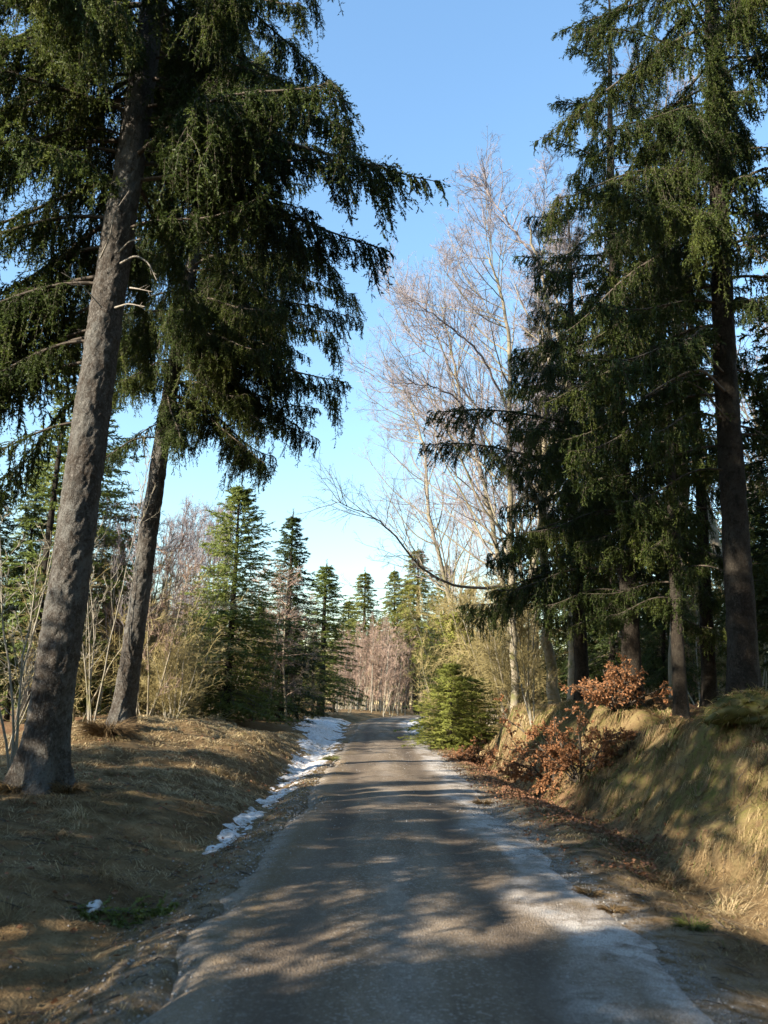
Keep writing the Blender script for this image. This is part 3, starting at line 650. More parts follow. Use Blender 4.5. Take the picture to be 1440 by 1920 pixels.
spruce('slim', 470, 1375, 37, 1130, 'small shaded spruce between the two roadside conical spruces', wide=1.4)
spruce('tang', 585, 1362, 50, 1180, 'low dark spruce at the feet of the snow-side spruce', wide=1.5)
# spruces inside the wood on the right, one after another into the dark
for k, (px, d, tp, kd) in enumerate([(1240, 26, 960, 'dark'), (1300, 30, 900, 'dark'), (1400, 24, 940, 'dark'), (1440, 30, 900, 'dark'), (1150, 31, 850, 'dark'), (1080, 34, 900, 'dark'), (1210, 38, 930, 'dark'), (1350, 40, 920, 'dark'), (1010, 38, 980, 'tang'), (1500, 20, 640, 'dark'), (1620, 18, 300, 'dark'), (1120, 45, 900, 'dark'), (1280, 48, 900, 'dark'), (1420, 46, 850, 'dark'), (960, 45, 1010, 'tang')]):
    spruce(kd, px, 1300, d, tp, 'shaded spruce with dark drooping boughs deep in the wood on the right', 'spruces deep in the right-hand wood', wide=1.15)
gf = np.random.default_rng(77)
for k in range(64):
    d = 92 + 34 * ((k * .618) % 1); px = 60 + 1340 * ((k * .377 + .21) % 1)
    x_ = at(px, 1340, d)
    if abs(x_[0] - road_c(x_[1])) < 3: continue
    spruce('tall' if k % 3 else 'dark', px, 1330, d, 0, 'distant spruce in the closed wood beyond the far bend of the road', 'distant spruces beyond the bend', wide=1.5, hgt=gf.uniform(9, 13.5))
for k, (px, d, tp, kd) in enumerate([(180, 46, 1010, 'tall'), (70, 36, 1060, 'dark'), (330, 55, 1090, 'tall'), (-60, 24, 900, 'dark'), (250, 60, 1060, 'tall'), (380, 62, 1120, 'tall'), (500, 66, 1150, 'dark'), (560, 72, 1150, 'tall')]):
    spruce(kd, px, 1340, d, tp, 'spruce showing through the bare thicket on the left', 'spruces behind the left thicket', wide=1.1)

# ------------------------------------------------------------------ bare broadleaved trees
def bare_tree(seed, path, r0, limbs, twig='beech_twig', bark='beech_bark', l1=.36, n1=26, t0=.28, n2=8, n3=6, n4=4, ang=.85, up=.10, thin=1.0, reach=1.0, bias=None):
    """path: trunk polyline relative to the base"""
    g = np.random.default_rng(seed); mb = MB(); tw = MB()
    P = np.array(path, float); k = np.linspace(0, len(P) - 1, 40); Q = np.stack([np.interp(k, np.arange(len(P)), P[:, i]) for i in range(3)], -1)
    for _ in range(4): Q[1:-1] = (Q[:-2] + 2 * Q[1:-1] + Q[2:]) / 4
    Q[1:] += .03 * g.normal(0, 1, (39, 3)) * np.array([1, 1, 0]); H = Q[-1, 2]
    rr = r0 * (1 - np.linspace(0, 1, 40)) ** .8 + .012; rr[:4] *= np.array([1.5, 1.25, 1.1, 1.03])
    v, f = tubes(Q[None], rr[None], 12); mb.add(v, f)
    S, D, L, i, t_ = spawn(Q[None], np.array([H]), n1, t0, .98, ang, l1 * reach, g, .2, .3, .62)
    D[:, 2] = np.abs(D[:, 2]) * .8 + .15
    if bias is not None: D = D + np.array(bias)
    B1 = grow(S, D, L, 10, .10, np.array([0, 0, up]), g)
    r1 = np.clip(rr[(t_ * 39).astype(int)] * .42, .012, .07)[:, None] * np.linspace(1, .2, 10)[None]
    v, f = tubes(B1, r1, 6); mb.add(v, f)
    top = Q[-14:][None]
    S, D, L2_, i, t_ = spawn(B1, L, n2, .18, .98, .8, .46, g); D[:, 2] += .12
    B2 = grow(S, D, np.clip(L2_, .3, None), 7, .11, np.array([0, 0, up * .9]), g); v, f = tubes(B2, np.linspace(.011, .004, 7)[None] * np.clip(L2_, .6, 2.0)[:, None] * thin, 4); tw.add(v, f)
    S, D, L3, i, t_ = spawn(B2, np.clip(L2_, .3, None), n3, .15, 1, .75, .48, g)
    B3 = grow(S, D, np.clip(L3, .18, None), 5, .10, np.array([0, 0, up * .7]), g); v, f = tubes(B3, np.linspace(.0048, .0022, 5)[None] * thin * np.ones((len(B3), 1)), 3); tw.add(v, f)
    S, D, L4, i, t_ = spawn(B3, np.clip(L3, .18, None), n4, .15, 1, .7, .55, g)
    B4 = grow(S, D, np.clip(L4, .10, None), 2, .08, np.array([0, 0, .06]), g); v, f = tubes(B4, np.linspace(.0034, .0018, 2)[None] * thin * np.ones((len(B4), 1)), 3); tw.add(v, f)
    return mb.mesh('trunk', M[bark], True), tw.mesh('crown', M[twig], False)
def img_path(base, pts, d, jit=.5, seed=0):
    g = np.random.default_rng(seed); return [at(px, py, d * (1 + .0 * k)) + np.array([0, jit * g.normal() * (k > 0), 0]) * .5 - base for k, (px, py) in enumerate(pts)]
def bare(name, px, pyb, d, pts, r0, label, seed, cat='tree', **kw):
    b_ = base_at(px, pyb, d); path = [np.array([0, 0, -.3])] + [p for p in img_path(b_, pts, d, seed=seed)]
    tr, cr = bare_tree(seed, path, r0, None, **kw)
    root = thing(name, b_, label, cat); link('trunk', tr, root); link('crown', cr, root); return root
be1 = bare('beech_tree', 1040, 1305, 23, [(1030, 1200), (1018, 1080), (1012, 950), (1070, 950), (1058, 800), (1045, 620), (1015, 450), (985, 330), (962, 262)][:3] + [(1012, 960), (1022, 830), (1030, 640), (1012, 490), (985, 400)], .15,
     'tallest bare beech, pale crooked trunk rising beside the copper sapling', 301, n1=36, l1=.33, t0=.38, n2=10, n3=8, n4=4, thin=.9)
be2 = bare('beech_tree', 965, 1300, 30, [(962, 1180), (955, 1000), (950, 800), (958, 640), (930, 520), (912, 460)], .14,
     'bare beech with wide twiggy crown left of the tallest beech', 302, n1=38, l1=.42, t0=.26, n2=10, n3=8, n4=4, thin=.9, bias=(-.35, 0, 0))
be3 = bare('beech_tree', 962, 1305, 34, [(958, 1200), (938, 1060), (905, 900), (868, 760), (842, 640), (824, 550)], .13,
     'bare beech leaning to the road behind the olive thicket', 303, n1=38, l1=.46, t0=.28, n2=10, n3=8, n4=4, thin=.9, bias=(-.35, 0, 0))
be4 = bare('beech_tree', 1070, 1295, 27, [(1072, 1150), (1078, 950), (1062, 760), (1040, 560), (1060, 470)], .14,
     'bare beech with straight trunk just right of the crooked beech', 304, n1=30, l1=.32, t0=.35, n2=8)
be5 = bare('beech_tree', 1262, 1290, 23, [(1268, 1100), (1280, 900), (1285, 700), (1270, 500), (1250, 330), (1240, 200)], .17,
     'bare beech with mossy olive trunk between the two dark spruces', 305, n1=26, l1=.30, t0=.4, n2=8)
grpb = 'bare beeches standing back in the right-hand wood'
for k, (px, d, src, s) in enumerate([(1130, 36, be4, .95), (1420, 22, be5, 1.0), (1190, 44, be2, 1.1), (1340, 33, be4, 1.15), (1000, 42, be2, 1.0), (1240, 52, be5, 1.2), (1470, 30, be2, 1.2), (850, 48, be3, .8), (880, 40, be2, .95), (940, 36, be3, 1.1), (1010, 36, be3, 1.1)]):
    dup(src, base_at(px, 1300, d), 1.3 + 2.1 * k, s, 'bare beech with slim greyish trunk standing back in the wood', grpb)
# the long arching limb over the road belongs to the leaning beech
def limb(root, pts, r0, seed, n2=22, name='limb', twig='dark_twig', lf=.34):
    g = np.random.default_rng(seed); P = np.array(pts, float); k = np.linspace(0, len(P) - 1, 30)
    Q = np.stack([np.interp(k, np.arange(len(P)), P[:, i]) for i in range(3)], -1)
    for _ in range(3): Q[1:-1] = (Q[:-2] + 2 * Q[1:-1] + Q[2:]) / 4
    Q[1:] += g.normal(0, .02, (29, 3)); mb = MB(); v, f = tubes(Q[None], np.linspace(r0, .008, 30)[None], 8); mb.add(v, f, 0)
    tl = np.linalg.norm(np.diff(Q, axis=0), axis=1).sum()
    S, D, L, i, t_ = spawn(Q[None], np.array([tl]), n2, .25, 1, .75, lf, g, .2, .3, .5); D[:, 2] += .15
    B = grow(S, D, L, 8, .12, np.array([0, 0, .05]), g); v, f = tubes(B, np.linspace(.014, .004, 8)[None] * np.ones((len(B), 1)), 4); mb.add(v, f, 0)
    S, D, L2_, i, t_ = spawn(B, L, 8, .15, 1, .7, .42, g); B2 = grow(S, D, np.clip(L2_, .15, None), 5, .12, np.array([0, 0, .04]), g); v, f = tubes(B2, np.linspace(.006, .003, 5)[None] * np.ones((len(B2), 1)), 3); mb.add(v, f, 0)
    S, D, L3, i, t_ = spawn(B2, np.clip(L2_, .15, None), 4, .2, 1, .7, .5, g); B3 = grow(S, D, np.clip(L3, .1, None), 3, .1, np.zeros(3), g); v, f = tubes(B3, np.linspace(.004, .002, 3)[None] * np.ones((len(B3), 1)), 3); mb.add(v, f, 0)
    return mb.build(name, M[twig], root)
b3 = np.array(be3.location)
limb(be3, [at(px, py, d) - b3 for px, py, d in ((944, 1100, 34), (885, 1104, 32.5), (830, 1092, 31), (790, 1066, 30), (760, 1030, 29.3), (735, 995, 28.8), (690, 962, 28.3), (650, 950, 28), (622, 935, 27.8))], .065, 401)
b2 = np.array(be2.location)
limb(be2, [at(px, py, d) - b2 for px, py, d in ((955, 900, 30), (900, 800, 29), (850, 740, 28.4), (790, 720, 28), (735, 715, 28))], .05, 402, 26, twig='beech_twig')
limb(be2, [at(px, py, d) - b2 for px, py, d in ((950, 760, 30), (900, 660, 29), (840, 610, 28.5), (790, 575, 28), (760, 552, 28))], .05, 403, 26, twig='beech_twig')
limb(be1, [at(px, py, d) - np.array(be1.location) for px, py, d in ((1018, 500, 23), (960, 430, 23), (920, 370, 23), (890, 320, 23.2))], .04, 404, 22, twig='beech_twig', lf=.4)

# saplings and thickets
def sapling_mesh(seed, H, ns, r, twig, bark, spread=.35, n1=12, n2=7, n3=5, thin=1.0, l1=.33, t0=.25, ang=.6, up=.08, wig=.03):
    g = np.random.default_rng(seed); a = g.random(ns) * 6.28
    S = np.stack([np.cos(a) * .12 * (ns > 1), np.sin(a) * .12 * (ns > 1), np.full(ns, -.2)], -1)
    D = np.stack([np.cos(a) * spread, np.sin(a) * spread, np.ones(ns)], -1) if ns > 1 else np.array([[.03, .03, 1.0]])
    L = H * g.uniform(.75, 1.05, ns) if ns > 1 else np.array([H])
    Q = grow(S, D, L, 18, wig, np.array([0, 0, .03]), g); mb = MB(); v, f = tubes(Q, (r * (1 - np.linspace(0, 1, 18)) ** .8 + .004)[None] * np.ones((ns, 1)), 7); mb.add(v, f)
    tw = MB()
    S, D, L1_, i, t_ = spawn(Q, L, n1, t0, .98, ang, l1, g, .2, .35, .6); B = grow(S, D, L1_, 7, .10, np.array([0, 0, up]), g); v, f = tubes(B, np.linspace(r * .28, .004, 7)[None] * np.ones((len(B), 1)), 4); tw.add(v, f)
    S, D, L2_, i, t_ = spawn(B, L1_, n2, .12, 1, .75, .48, g); B2 = grow(S, D, np.clip(L2_, .2, None), 5, .12, np.array([0, 0, up * .8]), g); v, f = tubes(B2, np.linspace(.007, .003, 5)[None] * thin * np.ones((len(B2), 1)), 3); tw.add(v, f)
    S, D, L3, i, t_ = spawn(B2, np.clip(L2_, .2, None), n3, .15, 1, .75, .6, g); B3 = grow(S, D, np.clip(L3, .12, None), 3, .12, np.array([0, 0, .03]), g); v, f = tubes(B3, np.linspace(.0045, .002, 3)[None] * thin * np.ones((len(B3), 1)), 3); tw.add(v, f)
    return mb.mesh('stem', M[bark], True), tw.mesh('crown', M[twig], False)
SM = {
 'tallbare': (sapling_mesh(501, 10, 1, .07, 'beech_twig', 'pale_bark', n1=26, n2=7, n3=5, l1=.22, t0=.35, ang=.5, up=.12, thin=1.3), 10),
 'pinkthick': (sapling_mesh(502, 7, 1, .05, 'red_twig', 'pale_bark', n1=22, n2=6, n3=5, l1=.26, t0=.12, ang=.55, up=.12, thin=2.2), 7),
 'pinkthick2': (sapling_mesh(503, 7, 2, .045, 'red_twig', 'beech_bark', n1=14, n2=6, n3=5, l1=.28, t0=.1, ang=.6, up=.1, thin=2.2), 7),
 'olive': (sapling_mesh(504, 6, 4, .035, 'olive_twig', 'pale_bark', .3, 15, 8, 5, 1.35, .38, .06, .8, .02, .05), 6),
 'olive2': (sapling_mesh(505, 5, 3, .03, 'olive_twig', 'beech_bark', .45, 15, 8, 5, 1.35, .42, .04, .95, -.02, .06), 5),
 'pale': (sapling_mesh(506, 7, 4, .027, 'pale_bark', 'pale_bark', .22, 9, 4, 3, 1.3, .30, .2, .5, .10, .06), 7),
 'redlarch': (sapling_mesh(507, 10, 1, .08, 'red_twig', 'beech_bark', .2, 44, 8, 5, 1.5, .24, .15, 1.15, -.02, .03), 10),
}
sprot = {}
def sapling(kind, px, d, H, label, group=None, rz=None, name='bare_sapling', cat='sapling', wide=1.0, py=1370):
    (st, tw), h0 = SM[kind]; b_ = base_at(px, py, d); s = H / h0; rz = rng.random() * 6.28 if rz is None else rz
    if kind not in sprot:
        root = thing(name, b_, label, cat, group, rz, (s * wide, s * wide, s)); link('stem', st, root); link('crown', tw, root); sprot[kind] = root; return root
    r = dup(sprot[kind], b_, rz, (s * wide, s * wide, s), label, group); r.name = name; r['category'] = cat; return r
sapling('pale', 45, 12.5, 5.2, 'pale forked sapling with bare whip-like stems at the left edge', rz=.5)
sapling('pale', 172, 17.5, 6.0, 'bare mossy sapling between the two left spruce trunks', rz=2.4, wide=.8)
sapling('pale', 15, 15.5, 3.2, 'low pale bare sapling at the very left edge below the forked one', rz=4.0)
for k in range(84):
    px = 140 + 430 * ((k * .618) % 1) + rng.normal(0, 12); d = 21.5 + 15 * ((k * .377) % 1) + (px > 430) * 6
    if px > 325: d += 15
    sapling('olive' if k % 2 else 'olive2', px, d, rng.uniform(2.4, 6.2) * (.6 if 285 < px <= 325 else 1), 'olive lichen-grown bare bush in the tangled thicket left of the road', 'olive bushes of the left thicket', name='bare_bush', cat='bush', wide=1.15)
for k in range(44):
    px = 150 + 420 * ((k * .618 + .3) % 1); d = 25 + 20 * ((k * .377) % 1) + (px > 350) * 12
    sapling('tallbare' if k % 3 else 'pinkthick2', px, d, rng.uniform(4.5, 8.0), 'slim upright bare stem standing among the olive bushes left of the road', 'upright stems in the left thicket', wide=.9)
for k in range(18):
    px = 285 + 125 * ((k * .618) % 1); d = 38 + 16 * ((k * .41) % 1)
    sapling('tallbare', px, d, d * rng.uniform(.24, .285), 'slender tall bare sapling with pale stem above the left thicket', 'tall bare saplings above the left thicket')
for px, d, H in ((195, 27, 7.8), (255, 29, 8.3), (150, 31, 8.2), (330, 34, 7.0), (535, 37, 7.6), (555, 42, 6.8), (500, 36, 7.0), (470, 38, 7.5)):
    sapling('redlarch', px, d, H, 'bare reddish brown larch-like tree rising from the left thicket', 'reddish bare trees of the left thicket', name='bare_tree', cat='tree')
for k in range(120):
    d = 62 + 26 * ((k * .618) % 1); px = 625 + 200 * ((k * .377 + .13) % 1)
    x_ = at(px, 1340, d)
    if abs(x_[0] - road_c(x_[1])) < 2.2: continue
    sapling('pinkthick' if k % 3 else 'pinkthick2', px, d, rng.uniform(5.6, 8.2), 'thin pinkish brown sapling of the dense young stand at the road end', 'young stand at the end of the road')
for k in range(22):
    px = 838 + 150 * ((k * .618) % 1); d = 32 + 9 * ((k * .377) % 1)
    sapling('olive' if k % 2 else 'olive2', px, d, rng.uniform(4.2, 7.2), 'sunlit olive bare bush in the thicket right of the road', 'olive bushes right of the road', name='bare_bush', cat='bush', wide=.8, py=1330)
for k in range(14):
    px = 1000 + 450 * ((k * .618) % 1); d = 22 + 20 * ((k * .377) % 1)
    sapling('pinkthick2' if k % 2 else 'olive', px, d, rng.uniform(3, 5.5), 'thin bare undergrowth sapling among the dark trunks of the right-hand wood', 'undergrowth saplings in the right-hand wood', py=1300)

# ------------------------------------------------------------------ copper beech sapling with withered leaves
def leaf_quads(C, D, size, g):
    n = len(C); D = norm(D); s = norm(np.cross(D, g.normal(0, 1, (n, 3)))); u = np.cross(s, D); l = size * g.uniform(.7, 1.25, (n, 1)); h = l * .32
    V = np.stack([C, C + D * l * .5 + s * h + u * l * .12, C + D * l, C + D * l * .5 - s * h + u * l * .12], 1).reshape(-1, 3)
    k = np.arange(n)[:, None] * 4; f = np.concatenate([k + np.array([[0, 1, 2]]), k + np.array([[0, 2, 3]])]); return V, f
def copper(px, py, d, rad, hgt, seed, label, nl=1.0, flat=.5):
    g = np.random.default_rng(seed); b_ = base_at(px, py, d); root = thing('beech_sapling', b_, label, 'sapling')
    ns = 9; a = np.linspace(0, 6.28, ns, endpoint=False) + g.normal(0, .3, ns); S = np.zeros((ns, 3)); S[:, 2] = -.1
    D = np.stack([np.cos(a), np.sin(a) * .7, np.full(ns, flat) + g.uniform(0, .9, ns)], -1); L = rad * g.uniform(.7, 1.15, ns); L[:3] = hgt * np.array([1.0, .85, .75]); D[:3] = np.array([[.1, 0, 1.0], [-.3, .1, 1], [.45, 0, 1]])
    Q = grow(S, D, L, 10, .08, np.array([0, 0, -.02]), g); mb = MB(); v, f = tubes(Q, np.linspace(.022, .006, 10)[None] * np.ones((ns, 1)), 6); mb.add(v, f)
    S, D, L2, i, t_ = spawn(Q, L, 11, .2, 1, .8, .42, g); D[:, 2] *= .5; B = grow(S, D, L2, 6, .1, np.array([0, 0, 0]), g); v, f = tubes(B, np.linspace(.007, .003, 6)[None] * np.ones((len(B), 1)), 4); mb.add(v, f)
    S, D, L3, i, t_ = spawn(B, L2, 5, .2, 1, .8, .5, g); B3 = grow(S, D, np.clip(L3, .12, None), 4, .1, np.zeros(3), g); v, f = tubes(B3, np.linspace(.004, .002, 4)[None] * np.ones((len(B3), 1)), 3); mb.add(v, f)
    mb.build('stem', M['bough_wood'], root, True)
    n = int(9 * nl); i = np.repeat(np.arange(len(B3)), n); C, T = sample(B3, i, g.random(len(i))); DD = norm(T + g.normal(0, .7, C.shape) + np.array([0, 0, -.45])); lv = MB(); v, f = leaf_quads(C, DD, .056, g); lv.add(v, f); lv.build('foliage', M['copper'], root)
    return root
copper(1085, 1380, 15.0, 1.75, 1.3, 601, 'wide copper-leaved beech sapling spreading over the bank', 1.2)
copper(1035, 1420, 16.5, 1.2, .9, 604, 'low copper-leaved beech shoots hanging over the lit grassy mound', .9, .1)
copper(1160, 1340, 16.5, 1.2, 1.1, 602, 'upright copper beech sapling behind the wide one, before the dark trunk', .8)
copper(900, 1370, 24.0, 1.0, .9, 603, 'small copper-leaved beech sapling beside the straw mound and green bush', .7)

# ------------------------------------------------------------------ mossy mound, tussock, things on the ground
def lump(name, px, py, d, size, mt, label, cat, seed, sq=(1, 1, .6), fur=0):
    g = np.random.default_rng(seed); b_ = base_at(px, py, d); th, ph = np.meshgrid(np.linspace(0, 2 * np.pi, 36, endpoint=False), np.linspace(-.35, np.pi / 2, 16))
    x = np.cos(th) * np.cos(ph); y = np.sin(th) * np.cos(ph); z = np.sin(ph); r = size * (1 + .22 * noise(x * 2 + 5, y * 2, z * 2, seed) + .08 * noise(x * 7, y * 7, z * 7, seed + 1))
    V = np.stack([x * r * sq[0], y * r * sq[1], z * r * sq[2]], -1).reshape(-1, 3); n = 36; idx = np.arange(36 * 16).reshape(16, 36)
    a = idx[:-1]; b2_ = np.roll(idx, -1, 1)[:-1]; c_ = np.roll(idx, -1, 1)[1:]; d_ = idx[1:]; f = np.concatenate([np.stack([a, b2_, c_], -1).reshape(-1, 3), np.stack([a, c_, d_], -1).reshape(-1, 3)])
    V[:, 2] -= .12; V += .02 * g.normal(0, 1, V.shape)
    mb = MB(); mb.add(V, f)
    if fur:
        i = g.integers(0, len(V), fur); S = V[i]; D = norm(S * np.array([1, 1, 1.4])) + g.normal(0, .5, S.shape); P = grow(S, D, g.uniform(.05, .16, fur), 4, .1, np.array([0, 0, -.5]), g)
        v, f = tubes(P, np.linspace(.005, .001, 4)[None] * np.ones((fur, 1)), 3); mb.add(v, f, 1, np.repeat(np.where(g.random(fur) < .6, g.uniform(.88, .95, fur), g.uniform(.2, .8, fur)), 12))
    o = mb.build(name, [mt, M['grass']], None, True); o.location = tuple(b_); return tag(o, label, cat)
lump('mossy_mound', 1425, 1335, 11.0, .55, M['moss'], 'mossy mound at the foot of the straight dark spruce', 'mound', 701, (1.3, .9, .55), 1300)
def tussock(px, py, d, n, ln, label, seed, col=(.2, .75), dark=False):
    g = np.random.default_rng(seed); b_ = base_at(px, py, d); a = g.random(n) * 6.28; S = np.stack([np.cos(a) * g.random(n) * ln * .45, np.sin(a) * g.random(n) * ln * .45, np.full(n, -.03)], -1)
    D = np.stack([np.cos(a), np.sin(a), g.uniform(.3, 1.8, n)], -1); P = grow(S, D, ln * g.uniform(.6, 1.2, n), 5, .08, np.array([0, 0, -.38]), g)
    mb = MB(); v, f = tubes(P, np.linspace(.006, .001, 5)[None] * np.ones((n, 1)), 3); mb.add(v, f, 0, np.repeat(g.uniform(col[0], col[1], n), 15))
    o = mb.build('grass_tussock', M['grass']); o.location = tuple(b_); return tag(o, label, 'tussock')
tussock(200, 1392, 17.0, 900, .62, 'dark tussock of dead grass at the foot of the slimmer left spruce', 711, (.0, .35))
tussock(128, 1490, 10.8, 420, .3, 'straw tussock against the right foot of the thick left trunk', 717, (.1, .6))
tussock(25, 1492, 10.7, 420, .3, 'straw tussock against the left foot of the thick left trunk', 718, (.1, .6))
tussock(620, 1427, 22.5, 220, .28, 'small green grass tuft at the road edge beside the snow', 712, (.88, 1.0))
tussock(1300, 1765, 6.2, 160, .16, 'small green tuft on the verge beside the pale gravel', 713, (.9, 1.0))
tussock(1150, 1745, 6.6, 260, .13, 'flattened dark clump of turf lying on the pale gravel strip', 714, (.0, .4))
tussock(1105, 1700, 7.2, 260, .14, 'second dark turf clump on the pale gravel, farther from the camera', 715, (.0, .4))
tussock(905, 1525, 13.5, 260, .2, 'rusty clump of leaves and grass on the pale gravel edge', 716, (.0, .5))
# green spruce twig dropped on the grass, with a remnant of snow
p_ = base_at(215, 1735, 6.3)
tw = link('spruce_twig', bough_mesh(1.0, 19, .25, 1.9, .35, 'spruce_twig', 'needle_young')); tw.location = (p_[0] - .5, p_[1] - .1, p_[2] + .09); tw.scale = (.95, 1.2, .8); tw.rotation_euler = (.06, .02, .3)
tag(tw, 'broken green spruce twig lying on the dead grass, left foreground', 'twig')
p_ = base_at(172, 1725, 6.4)
g = np.random.default_rng(5); th, ph = np.meshgrid(np.linspace(0, 2 * np.pi, 24, endpoint=False), np.linspace(-.3, 1.57, 10))
r_ = .085 * (1 + .35 * noise(np.cos(th) * 2, np.sin(th) * 2, ph * 2, 9)); V = np.stack([np.cos(th) * np.cos(ph) * r_ * .8, np.sin(th) * np.cos(ph) * r_ * 1.8, np.sin(ph) * r_ * .6], -1).reshape(-1, 3)
idx = np.arange(240).reshape(10, 24); a = idx[:-1]; b2_ = np.roll(idx, -1, 1)[:-1]; c_ = np.roll(idx, -1, 1)[1:]; d_ = idx[1:]
mb = MB(); mb.add(V, np.concatenate([np.stack([a, b2_, c_], -1).reshape(-1, 3), np.stack([a, c_, d_], -1).reshape(-1, 3)])); o = mb.build('snow_lump', M['snow'], None, True); o.location = tuple(p_)
tag(o, 'last small lump of snow beside the broken green twig', 'snow')

# ------------------------------------------------------------------ grass, gravel, leaves
def scatter(n, u0, u1, y0, y1, g, powr=1.6):
    y = y0 + (y1 - y0) * g.random(n) ** powr; u = g.uniform(u0, u1, n); return u + road_c(y), y, u
def grass(name, n, u0, u1, y0, y1, label, seed, ln=(.12, .34), down=(0, 0), green=.06, powr=1.7, thin=None, flat=1.0, spread=.8, tuft=14, bright=None, rad=.045):
    g = np.random.default_rng(seed); x, y, u = scatter(n, u0, u1, y0, y1, g, powr)
    q_ = np.arange(n) // tuft * tuft; r_ = g.normal(0, rad, (n, 2)); x, y, u = x[q_] + r_[:, 0], y[q_] + r_[:, 1], u[q_]; ph_ = np.arctan2(r_[:, 1], r_[:, 0]); fl_ = g.normal(0, 1.0, n)[q_]; sz_ = g.uniform(.55, 1.25, n)[q_]; tt_ = g.normal(0, .16, n)[q_]
    cl = fbm(x * 2.2, y * 2.2, 2, seed) ; keep = g.random(n) < np.clip(.62 + .9 * cl, .08, 1)
    if thin is not None: keep &= g.random(n) < thin(u, y)
    x, y, ph_, fl_, sz_, tt_ = (k_[keep] for k_ in (x, y, ph_, fl_, sz_, tt_)); n = len(x); z = terrain(x, y)
    flow = 6.28 * noise(x * .35, y * .35, seed=seed + 2) ; a = flow + g.normal(0, spread, n); a = a + fl_ * .6; dx = np.cos(a) + .9 * np.cos(ph_) + down[0]; dy = np.sin(a) + .9 * np.sin(ph_) + down[1]; q = np.hypot(dx, dy) + 1e-6; dx /= q; dy /= q
    l = g.uniform(ln[0], ln[1], n) * sz_ * (.8 + .5 * np.clip(fbm(x * 1.4, y * 1.4, 2, seed + 4), -1, 1)); lift = g.uniform(.12, .6, n) * flat
    dist = np.clip(y / 9, .6, 3.2); wd = g.uniform(.0022, .0048, n) * dist
    p1x, p1y = x + dx * l * .45, y + dy * l * .45; p2x, p2y = x + dx * l, y + dy * l
    z1 = np.maximum(z, terrain(p1x, p1y)) + l * lift * .55; z2 = terrain(p2x, p2y) + l * lift * g.uniform(-.05, .7, n)
    sx, sy = -dy * wd, dx * wd
    V = np.stack([np.stack([x - sx, y - sy, z - .01], -1), np.stack([x + sx, y + sy, z - .01], -1), np.stack([p1x + sx * .8, p1y + sy * .8, z1], -1), np.stack([p1x - sx * .8, p1y - sy * .8, z1], -1), np.stack([p2x, p2y, z2], -1)], 1).reshape(-1, 3)
    k = np.arange(n)[:, None] * 5; f = np.concatenate([k + np.array([[0, 1, 2]]), k + np.array([[0, 2, 3]]), k + np.array([[3, 2, 4]])])
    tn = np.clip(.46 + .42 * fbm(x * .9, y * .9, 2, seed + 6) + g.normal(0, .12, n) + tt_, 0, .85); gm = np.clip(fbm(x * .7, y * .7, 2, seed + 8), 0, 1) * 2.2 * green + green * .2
    if bright is not None: tn = np.clip(tn + bright(y), 0, .85)  # shifts blade colour along the road, painting sunlight into the grass
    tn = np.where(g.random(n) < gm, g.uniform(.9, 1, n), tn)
    mb = MB(); mb.add(V, f, 0, np.repeat(tn, 5)); o = mb.build(name, M['grass']); return tag(o, label, 'grass', kind='stuff')
grass('grass', 118000, -8.5, -1.55, 2.5, 34, 'flattened dead straw grass on the left verge and hummocks', 801, ln=(.10, .30), green=.05, flat=.5, bright=lambda y: .34 * sstep(11, 16, y), thin=lambda u, y: np.clip((-u - 1.45) / .8, .12, 1))  # straw lightened over the hummocks to paint their sunlight
grass('grass', 90000, 2.2, 6.4, 3.5, 30, 'long straw and mossy grass hanging down the right bank', 802, ln=(.06, .24), down=(-.30, -.05), green=.42, flat=.55, spread=1.1, bright=lambda y: -.10 + .14 * (y < 8.5) + .30 * (y > 19.5))  # near bank and far mound tinted lighter, sunlight put into the colour
grass('grass', 34000, 3.0, 6.6, 4.5, 26, 'drooping tussocks of pale and mossy grass on the right bank', 805, ln=(.14, .36), down=(-.45, 0), green=.42, flat=1.0, spread=.6, tuft=110, rad=.075, bright=lambda y: .16 * (y < 8.5) - .10 * (y >= 8.5))  # nearest tussocks lightened in colour for the sun patch on the bank
grass('grass', 34000, -8, -2.6, 4.0, 32, 'drooping tussocks of dead grass on the left hummocks', 806, ln=(.12, .32), green=.04, flat=1.0, spread=.5, tuft=110, rad=.08, bright=lambda y: .32 * sstep(11, 16, y))  # hummock tussocks get the same painted sunlight as the grass below
grass('grass', 16000, 1.65, 2.75, 3.2, 30, 'short worn grass on the right verge beside the pale gravel', 803, ln=(.05, .15), green=.10, thin=lambda u, y: np.clip((u - 1.6) / .7, .1, 1))
grass('grass', 22000, -1.9, -.95, 3.0, 34, 'short sparse grass creeping over the left road edge', 804, ln=(.04, .12), green=.07, thin=lambda u, y: np.clip((-u - .9) / .8, .02, .9))
